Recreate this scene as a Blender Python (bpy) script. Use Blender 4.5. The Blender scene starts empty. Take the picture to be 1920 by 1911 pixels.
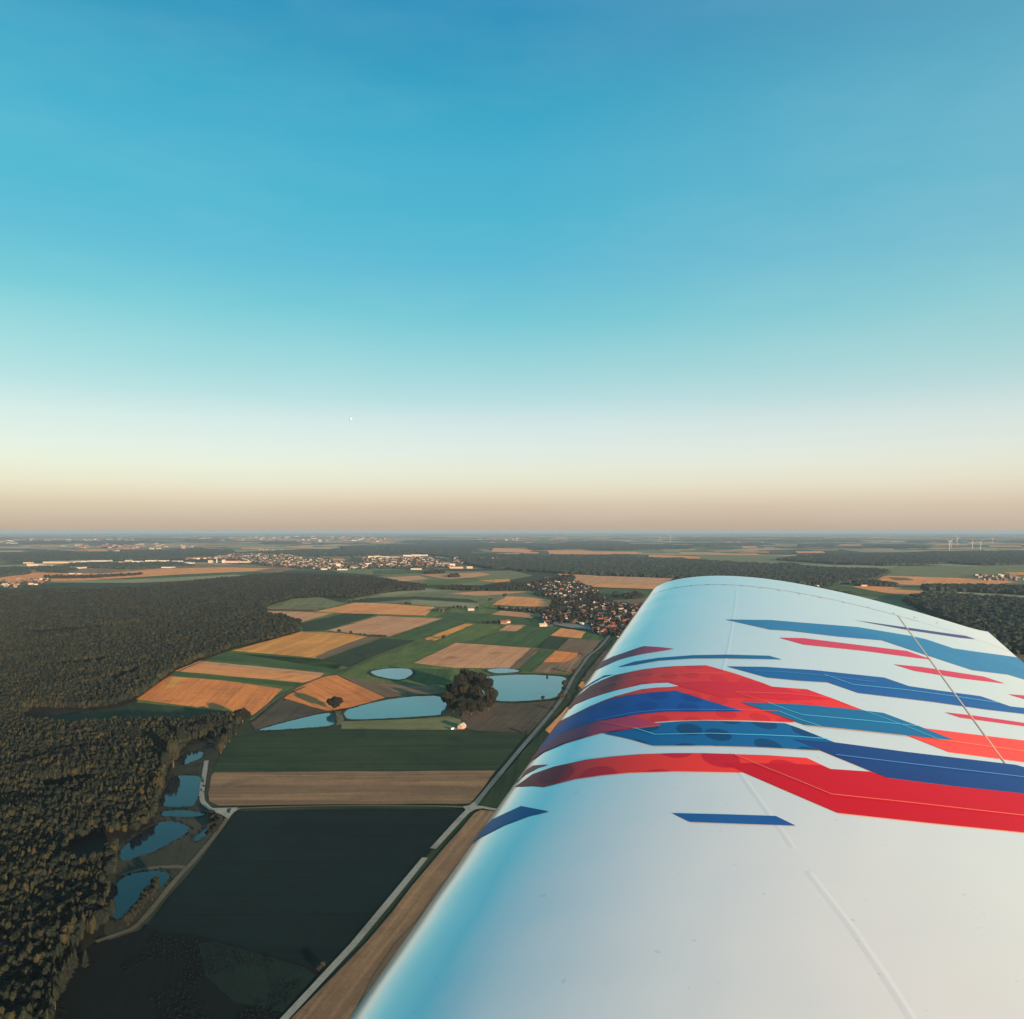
import bpy, bmesh, math, random
import numpy as np
from mathutils import Vector, noise
from mathutils.geometry import delaunay_2d_cdt

random.seed(7)
rng = np.random.RandomState(7)
SC = bpy.context.scene
COL = SC.collection
R = math.radians

# ------------------------------------------------------------------ camera
H = 220.0            # height of the eye above the fields, metres
FPX, HY = 1507.0, 994.0   # focal length and eye level in photograph pixels (1920 wide)
cd = bpy.data.cameras.new('camera')
cam = bpy.data.objects.new('camera', cd)
COL.objects.link(cam)
cam.location = (0, 0, H)
cam.rotation_euler = (R(90), 0, 0)
cd.sensor_fit = 'HORIZONTAL'
cd.sensor_width = 36
cd.lens = FPX / 1920 * 36
cd.shift_y = (HY - 955.5) / 1920
cd.clip_start = 0.05
cd.clip_end = 400000
SC.camera = cam

# ------------------------------------------------------------------ light
SUN_AZ, SUN_EL = 144.0, 7.0      # clockwise from the view direction (+Y)
SKY_MIX = 0.92
EXPOSURE = 1.6
SUN_STRENGTH = 5.0


def lin(c):
    out = []
    for v in c:
        v = v / 255.0
        out.append(v / 12.92 if v <= 0.04045 else ((v + 0.055) / 1.055) ** 2.4)
    return tuple(out)


world = bpy.data.worlds.new('World')
SC.world = world
world.use_nodes = True
wn, wl = world.node_tree.nodes, world.node_tree.links
wn.clear()
w_out = wn.new('ShaderNodeOutputWorld')
w_bg = wn.new('ShaderNodeBackground')
w_bg.inputs['Strength'].default_value = 0.1
w_sky = wn.new('ShaderNodeTexSky')
w_sky.sky_type = 'NISHITA'
w_sky.sun_disc = False
w_sky.sun_elevation = R(SUN_EL)
w_sky.sun_rotation = R(SUN_AZ)
w_sky.altitude = 500
w_sky.air_density = 1.0
w_sky.dust_density = 2.0
w_tc = wn.new('ShaderNodeTexCoord')
w_sep = wn.new('ShaderNodeSeparateXYZ')
wl.new(w_tc.outputs['Generated'], w_sep.inputs[0])
w_ramp = wn.new('ShaderNodeValToRGB')
SKY = [(0.0, (0.1696, 0.1297, 0.1012)),
       (0.0027, (0.1696, 0.1297, 0.1012)),
       (0.0159, (0.1868, 0.1527, 0.1254)),
       (0.0292, (0.2115, 0.1726, 0.1338)),
       (0.0424, (0.2406, 0.2078, 0.1654)),
       (0.0557, (0.2549, 0.2397, 0.194)),
       (0.0754, (0.2549, 0.2621, 0.2234)),
       (0.0951, (0.242, 0.2633, 0.2468)),
       (0.1277, (0.2108, 0.2527, 0.2508)),
       (0.1598, (0.149, 0.2278, 0.2368)),
       (0.1915, (0.1093, 0.215, 0.2261)),
       (0.2529, (0.053, 0.1855, 0.213)),
       (0.3115, (0.0305, 0.158, 0.2106)),
       (0.3667, (0.0183, 0.1478, 0.2031)),
       (0.4183, (0.0147, 0.1376, 0.1983)),
       (0.4661, (0.0076, 0.1216, 0.184)),
       (0.5102, (0.0051, 0.1023, 0.1689)),
       (0.5487, (0.0045, 0.0917, 0.1646)),
       (0.78, (0.0044, 0.0917, 0.1597)), (1.0, (0.0041, 0.0899, 0.1547))]  # unseen zenith kept bright to lift the ambient light on the wing
cr = w_ramp.color_ramp
while len(cr.elements) < len(SKY):
    cr.elements.new(0.5)
for e, (p, c) in zip(cr.elements, SKY):
    e.position = p
    e.color = (*c, 1)
wl.new(w_sep.outputs['Z'], w_ramp.inputs[0])


def wmath(op, a, b=None, clamp=False):
    n = wn.new('ShaderNodeMath')
    n.operation = op
    n.use_clamp = clamp
    for k, v in enumerate((a, b)):
        if v is None:
            continue
        if isinstance(v, (int, float)):
            n.inputs[k].default_value = v
        else:
            wl.new(v, n.inputs[k])
    return n.outputs[0]


def wmix(fac, a, b, mode='MIX'):
    n = wn.new('ShaderNodeMix')
    n.data_type = 'RGBA'
    n.blend_type = mode
    for i, v in ((0, fac), (6, a), (7, b)):
        if isinstance(v, (int, float)):
            n.inputs[i].default_value = v
        elif isinstance(v, tuple):
            n.inputs[i].default_value = v
        else:
            wl.new(v, n.inputs[i])
    return n.outputs[2]


# the side of the sky nearer the sun is a little warmer and greyer, the other side a little greener
side = w_sep.outputs['X']
warm_f = wmath('MULTIPLY', side, 0.22, True)
cool_f = wmath('MULTIPLY', side, -0.7, True)
c1 = wmix(warm_f, w_ramp.outputs[0], (0.270, 0.239, 0.183, 1))
c2 = wmix(cool_f, c1, wmix(1.0, c1, (1.06, 1.13, 1.02, 1), 'MULTIPLY'))
ten = wn.new('ShaderNodeVectorMath')
ten.operation = 'SCALE'
ten.inputs['Scale'].default_value = 10.0
wl.new(c2, ten.inputs[0])
w_map = wn.new('ShaderNodeMapping')
w_map.inputs['Scale'].default_value = (1.2, 1.2, 5.0)
wl.new(w_tc.outputs['Generated'], w_map.inputs[0])
w_ns = wn.new('ShaderNodeTexNoise')
w_ns.inputs['Scale'].default_value = 2.2
w_ns.inputs['Detail'].default_value = 5
w_ns.inputs['Roughness'].default_value = 0.6
wl.new(w_map.outputs[0], w_ns.inputs['Vector'])
w_thin = wmath('MULTIPLY', wmath('SUBTRACT', w_ns.outputs['Fac'], 0.42), 0.16, True)   # the thinnest veil of high haze
ten_v = wmix(w_thin, ten.outputs[0], (3.1, 3.4, 3.5, 1))
w_mix = wmix(SKY_MIX, w_sky.outputs[0], ten_v)
wl.new(w_mix, w_bg.inputs['Color'])
wl.new(w_bg.outputs[0], w_out.inputs['Surface'])

sun_dir = Vector((math.sin(R(SUN_AZ)) * math.cos(R(SUN_EL)), math.cos(R(SUN_AZ)) * math.cos(R(SUN_EL)), math.sin(R(SUN_EL))))
sd = bpy.data.lights.new('sun', 'SUN')
sd.energy = SUN_STRENGTH
sd.angle = R(0.6)
sd.color = (1.0, 0.70, 0.45)
sun = bpy.data.objects.new('sun', sd)
COL.objects.link(sun)
sun.rotation_euler = sun_dir.to_track_quat('Z', 'Y').to_euler()
sun.location = sun_dir * 300 + Vector((0, 0, H))

SC.view_settings.view_transform = 'Standard'
SC.view_settings.look = 'None'
SC.view_settings.gamma = 1
SC.view_settings.use_curve_mapping = False
SC.view_settings.exposure = EXPOSURE
SC.render.engine = 'CYCLES'
SC.cycles.use_denoising = True
SC.cycles.max_bounces = 6
SC.cycles.diffuse_bounces = 2
SC.cycles.glossy_bounces = 3
SC.cycles.volume_bounces = 0
SC.cycles.use_adaptive_sampling = True


# ------------------------------------------------------------------ helpers
def G(x, y, z=0.0):
    """photograph pixel -> point on the plain (height z)"""
    Y = (H - z) * FPX / (y - HY)
    return ((x - 960) / FPX * Y, Y, z)


def GP(pts):
    return np.array([G(*p)[:2] for p in pts])


def inside(P, poly):
    x, y = P[:, 0], P[:, 1]
    c = np.zeros(len(P), bool)
    n = len(poly)
    for i in range(n):
        x1, y1 = poly[i]
        x2, y2 = poly[(i + 1) % n]
        if y1 == y2:
            continue
        t = ((y1 > y) != (y2 > y)) & (x < (x2 - x1) * (y - y1) / (y2 - y1) + x1)
        c ^= t
    return c


def tag(o, label=None, cat=None, group=None, kind=None):
    if label:
        o['label'] = label
    if cat:
        o['category'] = cat
    if group:
        o['group'] = group
    if kind:
        o['kind'] = kind
    return o


def link(name, me, mat=None, parent=None):
    o = bpy.data.objects.new(name, me)
    COL.objects.link(o)
    if mat is not None and not me.materials:
        for m in (mat if isinstance(mat, (list, tuple)) else [mat]):
            me.materials.append(m)
    if parent is not None:
        o.parent = parent
    return o


def mesh(name, v, f, smooth=False):
    me = bpy.data.meshes.new(name)
    me.from_pydata([tuple(p) for p in v], [], [tuple(q) for q in f])
    if smooth:
        me.polygons.foreach_set('use_smooth', [True] * len(me.polygons))
    me.update()
    return me


def empty(name, loc, rz=0, parent=None):
    o = bpy.data.objects.new(name, None)
    COL.objects.link(o)
    o.location = loc
    o.rotation_euler = (0, 0, rz)
    o.empty_display_size = 1
    if parent:
        o.parent = parent
    return o


class NT:
    """small helper for shader node trees"""
    def __init__(self, name):
        self.m = bpy.data.materials.new(name)
        self.m.use_nodes = True
        self.n, self.l = self.m.node_tree.nodes, self.m.node_tree.links
        self.bsdf = self.n['Principled BSDF']
        self.out = self.n['Material Output']

    def node(self, t, **kw):
        n = self.n.new(t)
        for k, v in kw.items():
            setattr(n, k, v)
        return n

    def put(self, sock, v):
        if v is None:
            return
        if hasattr(v, 'is_output') or isinstance(v, bpy.types.NodeSocket):
            self.l.new(v, sock)
        else:
            sock.default_value = v

    def math(self, op, a, b=None, clamp=False):
        n = self.node('ShaderNodeMath', operation=op, use_clamp=clamp)
        self.put(n.inputs[0], a)
        self.put(n.inputs[1], b)
        return n.outputs[0]

    def mix(self, f, a, b, mode='MIX'):
        n = self.node('ShaderNodeMix', data_type='RGBA', blend_type=mode)
        for i, v in ((0, f), (6, a), (7, b)):
            if isinstance(v, tuple) and len(v) == 3:
                v = (*v, 1)
            self.put(n.inputs[i], v)
        return n.outputs[2]

    def pos(self, scale=(1, 1, 1), rz=0):
        g = self.node('ShaderNodeNewGeometry')
        m = self.node('ShaderNodeMapping')
        m.inputs['Rotation'].default_value = (0, 0, rz)
        m.inputs['Scale'].default_value = scale
        self.l.new(g.outputs['Position'], m.inputs[0])
        return m.outputs[0]

    def noise(self, vec, scale, detail=4, rough=0.55, lo=0.3, hi=0.7):
        n = self.node('ShaderNodeTexNoise')
        n.inputs['Scale'].default_value = scale
        n.inputs['Detail'].default_value = detail
        n.inputs['Roughness'].default_value = rough
        self.l.new(vec, n.inputs['Vector'])
        mr = self.node('ShaderNodeMapRange')
        mr.inputs[1].default_value = lo
        mr.inputs[2].default_value = hi
        self.l.new(n.outputs['Fac'], mr.inputs[0])
        return mr.outputs[0]

    def base(self, v, rough=0.9, spec=0.2):
        if isinstance(v, tuple) and len(v) == 3:
            v = (*v, 1)
        self.put(self.bsdf.inputs['Base Color'], v)
        self.put(self.bsdf.inputs['Roughness'], rough)
        self.put(self.bsdf.inputs['Specular IOR Level'], spec)
        return self.m


def plain(name, c, rough=0.8, spec=0.3):
    t = NT(name)
    v = t.noise(t.pos(), 0.7, 3)
    return t.base(t.mix(v, tuple(x * 0.85 for x in c), tuple(min(1, x * 1.12) for x in c)), rough, spec)


def crop(name, c, c2=None, rz=0.0, row=0.35, patch=0.5):
    """a field: wide mottles, drill rows and tramlines along the field's long side, fine speckle"""
    t = NT(name)
    c2 = c2 or tuple(x * 0.72 for x in c)
    p = t.pos()
    uv = t.node('ShaderNodeUVMap', uv_map='rows')

    def rows(sx_, sy_, lo, hi, det=2):
        m = t.node('ShaderNodeMapping')
        m.inputs['Scale'].default_value = (sx_, sy_, 1)
        t.l.new(uv.outputs[0], m.inputs[0])
        return t.noise(m.outputs[0], 1.0, det, 0.6, lo, hi)
    big = t.noise(p, 0.009, 5, 0.6, 0.34, 0.66)
    mid = t.noise(p, 0.05, 5, 0.65, 0.3, 0.7)
    broad = rows(0.003, 0.045, 0.38, 0.62)
    streak = rows(0.008, 0.22, 0.33, 0.67, 3)
    thin = rows(0.01, 0.8, 0.3, 0.7, 2)
    fine = t.noise(t.pos((0.5, 0.5, 1)), 1.0, 3, 0.7, 0.25, 0.75)
    f = t.math('MULTIPLY', big, patch * 0.75)
    f = t.math('ADD', f, t.math('MULTIPLY', mid, 0.22))
    f = t.math('ADD', f, t.math('MULTIPLY', broad, row * 0.7))
    f = t.math('ADD', f, t.math('MULTIPLY', streak, row * 0.8), True)
    col = t.mix(f, tuple(min(1, x * 1.12) for x in c), tuple(x * 0.9 for x in c2))
    g = t.math('ADD', t.math('MULTIPLY', fine, 0.40), 0.72)
    g = t.math('ADD', g, t.math('MULTIPLY', thin, 0.18))
    # sprayer tramlines every 24 m, wandering a little and fading in and out
    su = t.node('ShaderNodeSeparateXYZ')
    t.l.new(uv.outputs[0], su.inputs[0])
    wob = t.math('MULTIPLY', rows(0.004, 0.004, 0.3, 0.7, 2), 5.0)
    fr_ = t.math('FRACT', t.math('DIVIDE', t.math('ADD', su.outputs[1], wob), 24.0))
    d_ = t.math('ABSOLUTE', t.math('SUBTRACT', fr_, 0.5))
    ln = t.node('ShaderNodeMapRange')
    ln.inputs[1].default_value = 0.055
    ln.inputs[2].default_value = 0.025
    t.l.new(d_, ln.inputs[0])
    ln2 = t.math('MULTIPLY', ln.outputs[0], t.math('MULTIPLY', mid, 0.34))
    g = t.math('MULTIPLY', g, t.math('SUBTRACT', 1.0, ln2))
    # damp and thin places
    damp = t.noise(p, 0.022, 3, 0.5, 0.60, 0.72)
    g = t.math('MULTIPLY', g, t.math('SUBTRACT', 1.0, t.math('MULTIPLY', damp, 0.28)))
    cc = t.node('ShaderNodeVectorMath', operation='SCALE')
    t.l.new(col, cc.inputs[0])
    t.l.new(g, cc.inputs['Scale'])
    return t.base(cc.outputs[0], 0.95, 0.1)


M = {}
M['orange'] = crop('orange_stubble', (0.80, 0.25, 0.06), (0.60, 0.185, 0.052), 0.2, 0.5)
M['orange2'] = crop('pale_orange_stubble', (0.82, 0.32, 0.1), (0.64, 0.235, 0.08), 0.4, 0.4)
M['gold'] = crop('golden_stubble', (0.82, 0.34, 0.07), (0.6, 0.24, 0.06), 0.35, 0.6)
M['pink'] = crop('tan_stubble', (0.62, 0.3, 0.14), (0.5, 0.22, 0.105), 0.3, 0.4)
M['tan'] = crop('dry_tan_field', (0.34, 0.195, 0.1), (0.19, 0.11, 0.06), 0.0, 0.75, 0.3)
M['brown'] = crop('brown_fallow', (0.20, 0.125, 0.072), (0.13, 0.085, 0.048), 0.5, 0.4)
M['meadow_brown'] = crop('rough_brown_meadow', (0.125, 0.083, 0.052), (0.062, 0.05, 0.032), 0.2, 0.3, 0.8)
M['olive'] = crop('olive_grass', (0.2, 0.185, 0.078), (0.12, 0.13, 0.056), 0.3, 0.4)
M['pale'] = crop('pale_grass', (0.3, 0.26, 0.135), (0.19, 0.185, 0.09), 0.3, 0.4)
M['green'] = crop('green_crop', (0.078, 0.125, 0.034), (0.038, 0.078, 0.024), 0.4, 0.5)
M['lush'] = crop('lush_grass', (0.15, 0.165, 0.036), (0.07, 0.115, 0.03), 0.5, 0.5)
M['dark'] = crop('dark_green_crop', (0.042, 0.058, 0.022), (0.016, 0.036, 0.016), 0.4, 0.5)
M['dusk'] = crop('vignetted_green_crop', (0.0045, 0.0165, 0.0145), (0.003, 0.0105, 0.0095), 0.3, 0.5)  # dark crop, with the frame's corner falloff put into its colour
M['scrub'] = crop('vignetted_scrub', (0.0048, 0.0105, 0.0085), (0.0025, 0.0055, 0.005), 0.3, 0.3, 0.8)  # scrub darkened in its colour for the falloff toward the frame corner
M['scrub2'] = crop('vignetted_pale_scrub', (0.012, 0.026, 0.018), (0.006, 0.0145, 0.011), 0.3, 0.3, 0.8)  # paler patch, the same corner falloff painted into its colour
M['bank'] = crop('pond_bank', (0.060, 0.056, 0.035), (0.022, 0.026, 0.018), 0, 0.2, 0.9)
M['bank_pale'] = crop('dry_pond_bank', (0.16, 0.13, 0.075), (0.08, 0.07, 0.045), 0, 0.2, 0.9)
M['road'] = crop('pale_gravel_road', (0.30, 0.285, 0.235), (0.22, 0.205, 0.165), 0, 0.3)
M['lane'] = crop('grey_country_lane', (0.15, 0.165, 0.15), (0.11, 0.12, 0.11), 0, 0.3)
M['path'] = crop('dirt_track', (0.15, 0.125, 0.08), (0.075, 0.07, 0.045), 0, 0.3, 0.8)
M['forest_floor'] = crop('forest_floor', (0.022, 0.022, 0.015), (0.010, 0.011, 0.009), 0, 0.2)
M['yard'] = crop('grey_yard', (0.26, 0.24, 0.20), (0.18, 0.17, 0.15), 0.1, 0.5)


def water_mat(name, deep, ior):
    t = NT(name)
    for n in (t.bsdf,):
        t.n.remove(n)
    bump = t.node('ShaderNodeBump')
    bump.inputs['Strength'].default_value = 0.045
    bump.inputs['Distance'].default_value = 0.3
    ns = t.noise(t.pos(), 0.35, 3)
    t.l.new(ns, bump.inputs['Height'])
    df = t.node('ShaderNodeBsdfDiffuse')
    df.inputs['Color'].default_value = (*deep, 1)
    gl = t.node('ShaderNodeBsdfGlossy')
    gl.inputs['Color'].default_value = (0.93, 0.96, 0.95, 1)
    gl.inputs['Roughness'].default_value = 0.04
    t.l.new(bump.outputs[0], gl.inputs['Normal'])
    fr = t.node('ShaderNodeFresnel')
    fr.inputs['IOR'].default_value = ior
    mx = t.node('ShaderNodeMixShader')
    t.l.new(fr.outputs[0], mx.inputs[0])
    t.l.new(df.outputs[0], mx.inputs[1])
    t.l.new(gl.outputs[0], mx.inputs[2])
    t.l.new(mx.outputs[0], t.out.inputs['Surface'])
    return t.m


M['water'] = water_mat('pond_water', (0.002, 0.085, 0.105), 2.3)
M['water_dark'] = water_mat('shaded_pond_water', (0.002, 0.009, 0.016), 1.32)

# base ground: near grass and, far out, a patchwork of fields and woods
t = NT('open_country')
p = t.pos()
warp = t.node('ShaderNodeTexNoise')
warp.inputs['Scale'].default_value = 0.0012
warp.inputs['Detail'].default_value = 3
t.l.new(p, warp.inputs['Vector'])
wv = t.node('ShaderNodeVectorMath', operation='SCALE')
t.l.new(warp.outputs['Color'], wv.inputs[0])
wv.inputs['Scale'].default_value = 500
wa = t.node('ShaderNodeVectorMath', operation='ADD')
t.l.new(p, wa.inputs[0])
t.l.new(wv.outputs[0], wa.inputs[1])
vo = t.node('ShaderNodeTexVoronoi')
vo.inputs['Scale'].default_value = 0.0021
t.l.new(wa.outputs[0], vo.inputs['Vector'])
ramp = t.node('ShaderNodeValToRGB')
ramp.color_ramp.interpolation = 'CONSTANT'
PAL = [(0, (0.06, 0.09, 0.04)), (0.14, (0.16, 0.16, 0.08)), (0.28, (0.42, 0.27, 0.14)), (0.42, (0.075, 0.10, 0.04)),
       (0.52, (0.50, 0.29, 0.13)), (0.66, (0.12, 0.14, 0.06)), (0.76, (0.38, 0.30, 0.18)), (0.88, (0.05, 0.075, 0.035))]
while len(ramp.color_ramp.elements) < len(PAL):
    ramp.color_ramp.elements.new(0.5)
for e, (q, c) in zip(ramp.color_ramp.elements, PAL):
    e.position = q
    e.color = (*c, 1)
sepc = t.node('ShaderNodeSeparateColor')
t.l.new(vo.outputs['Color'], sepc.inputs[0])
t.l.new(sepc.outputs[0], ramp.inputs[0])
wood = t.noise(t.pos((1, 1.0, 1)), 0.00042, 6, 0.62, 0.505, 0.54)
far_col = t.mix(wood, ramp.outputs[0], (0.020, 0.030, 0.022))
near_n = t.noise(p, 0.02, 5, 0.6)
near_col = t.mix(near_n, (0.026, 0.040, 0.020), (0.050, 0.060, 0.030))
sx = t.node('ShaderNodeSeparateXYZ')
t.l.new(p, sx.inputs[0])
mr = t.node('ShaderNodeMapRange')
mr.inputs[1].default_value = 4200
mr.inputs[2].default_value = 4800
t.l.new(sx.outputs[1], mr.inputs[0])
M['ground'] = t.base(t.mix(mr.outputs[0], near_col, far_col), 0.95, 0.05)

# ------------------------------------------------------------------ ground sheet
rad = [0, 150, 400, 800, 1500, 2500, 4000, 6500, 10000, 16000, 25000, 38000, 60000]
gv, gf = [(0, 0, 0)], []
NS = 64
for r_ in rad[1:]:
    for k in range(NS):
        a = 2 * math.pi * k / NS
        gv.append((r_ * math.sin(a), r_ * math.cos(a), 0))
for k in range(NS):
    gf.append((0, 1 + (k + 1) % NS, 1 + k))
for i in range(len(rad) - 2):
    b = 1 + i * NS
    for k in range(NS):
        gf.append((b + k, b + (k + 1) % NS, b + NS + (k + 1) % NS, b + NS + k))
me = mesh('ground', gv, gf)
bm = bmesh.new(); bm.from_mesh(me); bmesh.ops.recalc_face_normals(bm, faces=bm.faces)
if bm.faces[0].normal.z < 0:
    bmesh.ops.reverse_faces(bm, faces=bm.faces)
bm.to_mesh(me); bm.free()
tag(link('ground', me, M['ground']), kind='structure')


# ------------------------------------------------------------------ flat land cover, each a sheet above the one below
def lz(layer, Y):
    return layer * (0.05 + 1e-4 * Y)


def sheet_world(name, pts, mat, layer, long_dir=None):
    v = [(x, y, lz(layer, y)) for x, y in pts]
    bm = bmesh.new()
    vs = [bm.verts.new(q) for q in v]
    es = [bm.edges.new((vs[i], vs[(i + 1) % len(vs)])) for i in range(len(vs))]
    bmesh.ops.triangle_fill(bm, use_beauty=True, use_dissolve=False, edges=es)
    for f in bm.faces:
        f.normal_update()
        if f.normal.z < 0:
            f.normal_flip()
    w = np.array([q[:2] for q in v])
    if long_dir is None:
        e_ = np.roll(w, -1, 0) - w
        long_dir = e_[np.argmax(np.hypot(e_[:, 0], e_[:, 1]))]
    d_ = np.array(long_dir) / np.hypot(*long_dir)
    uvl = bm.loops.layers.uv.new('rows')
    off = random.uniform(0, 500)
    for f in bm.faces:
        for lp in f.loops:
            x_, y_ = lp.vert.co.x, lp.vert.co.y
            lp[uvl].uv = (x_ * d_[0] + y_ * d_[1] + off, -x_ * d_[1] + y_ * d_[0] + off)
    me = bpy.data.meshes.new(name)
    bm.to_mesh(me); bm.free()
    o = link(name, me, M[mat])
    tag(o, kind='structure')
    return o


def sheet(name, pts, mat, layer, rough=True):
    """a sheet given by its corners; edges are broken up a little so they are not ruler-straight"""
    w = GP(pts)
    out = []
    n = len(w)
    for i in range(n):
        a, b = w[i], w[(i + 1) % n]
        L = np.hypot(*(b - a))
        k = max(1, min(14, int(L / 28)))
        nx = np.array([-(b - a)[1], (b - a)[0]]) / max(L, 1e-6)
        for j in range(k):
            q = a + (b - a) * j / k
            if rough and j:
                q = q + nx * random.uniform(-1, 1) * min(1.8, L * 0.008)
            out.append(q)
    e_ = np.roll(w, -1, 0) - w
    return sheet_world(name, out, mat, layer, e_[np.argmax(np.hypot(e_[:, 0], e_[:, 1]))])


def chaikin(w, n=2):
    w = np.array(w)
    for _ in range(n):
        o = [w[0]]
        for i in range(len(w) - 1):
            o += [w[i] * .75 + w[i + 1] * .25, w[i] * .25 + w[i + 1] * .75]
        o.append(w[-1])
        w = np.array(o)
    return w


def ribbon(name, pts, width, mat, layer, smooth=True):
    w = GP(pts)
    if smooth and len(w) > 2:
        w = chaikin(w)
    d = np.gradient(w, axis=0)
    d /= np.linalg.norm(d, axis=1)[:, None] + 1e-9
    nrm = np.stack([-d[:, 1], d[:, 0]], 1)
    v, f = [], []
    for i, (q, m_) in enumerate(zip(w, nrm)):
        ww = width * (1 + 0.08 * math.sin(i * 1.7))
        for s_ in (-.5, .5):
            x, y = q + m_ * ww * s_
            v.append((x, y, lz(layer, y)))
        if i:
            f.append((2 * i - 2, 2 * i, 2 * i + 1, 2 * i - 1))
    me = mesh(name, v, f)
    for pl in me.polygons:
        if pl.normal.z < 0:
            pl.flip()
    return tag(link(name, me, M[mat]), kind='structure')


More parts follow.
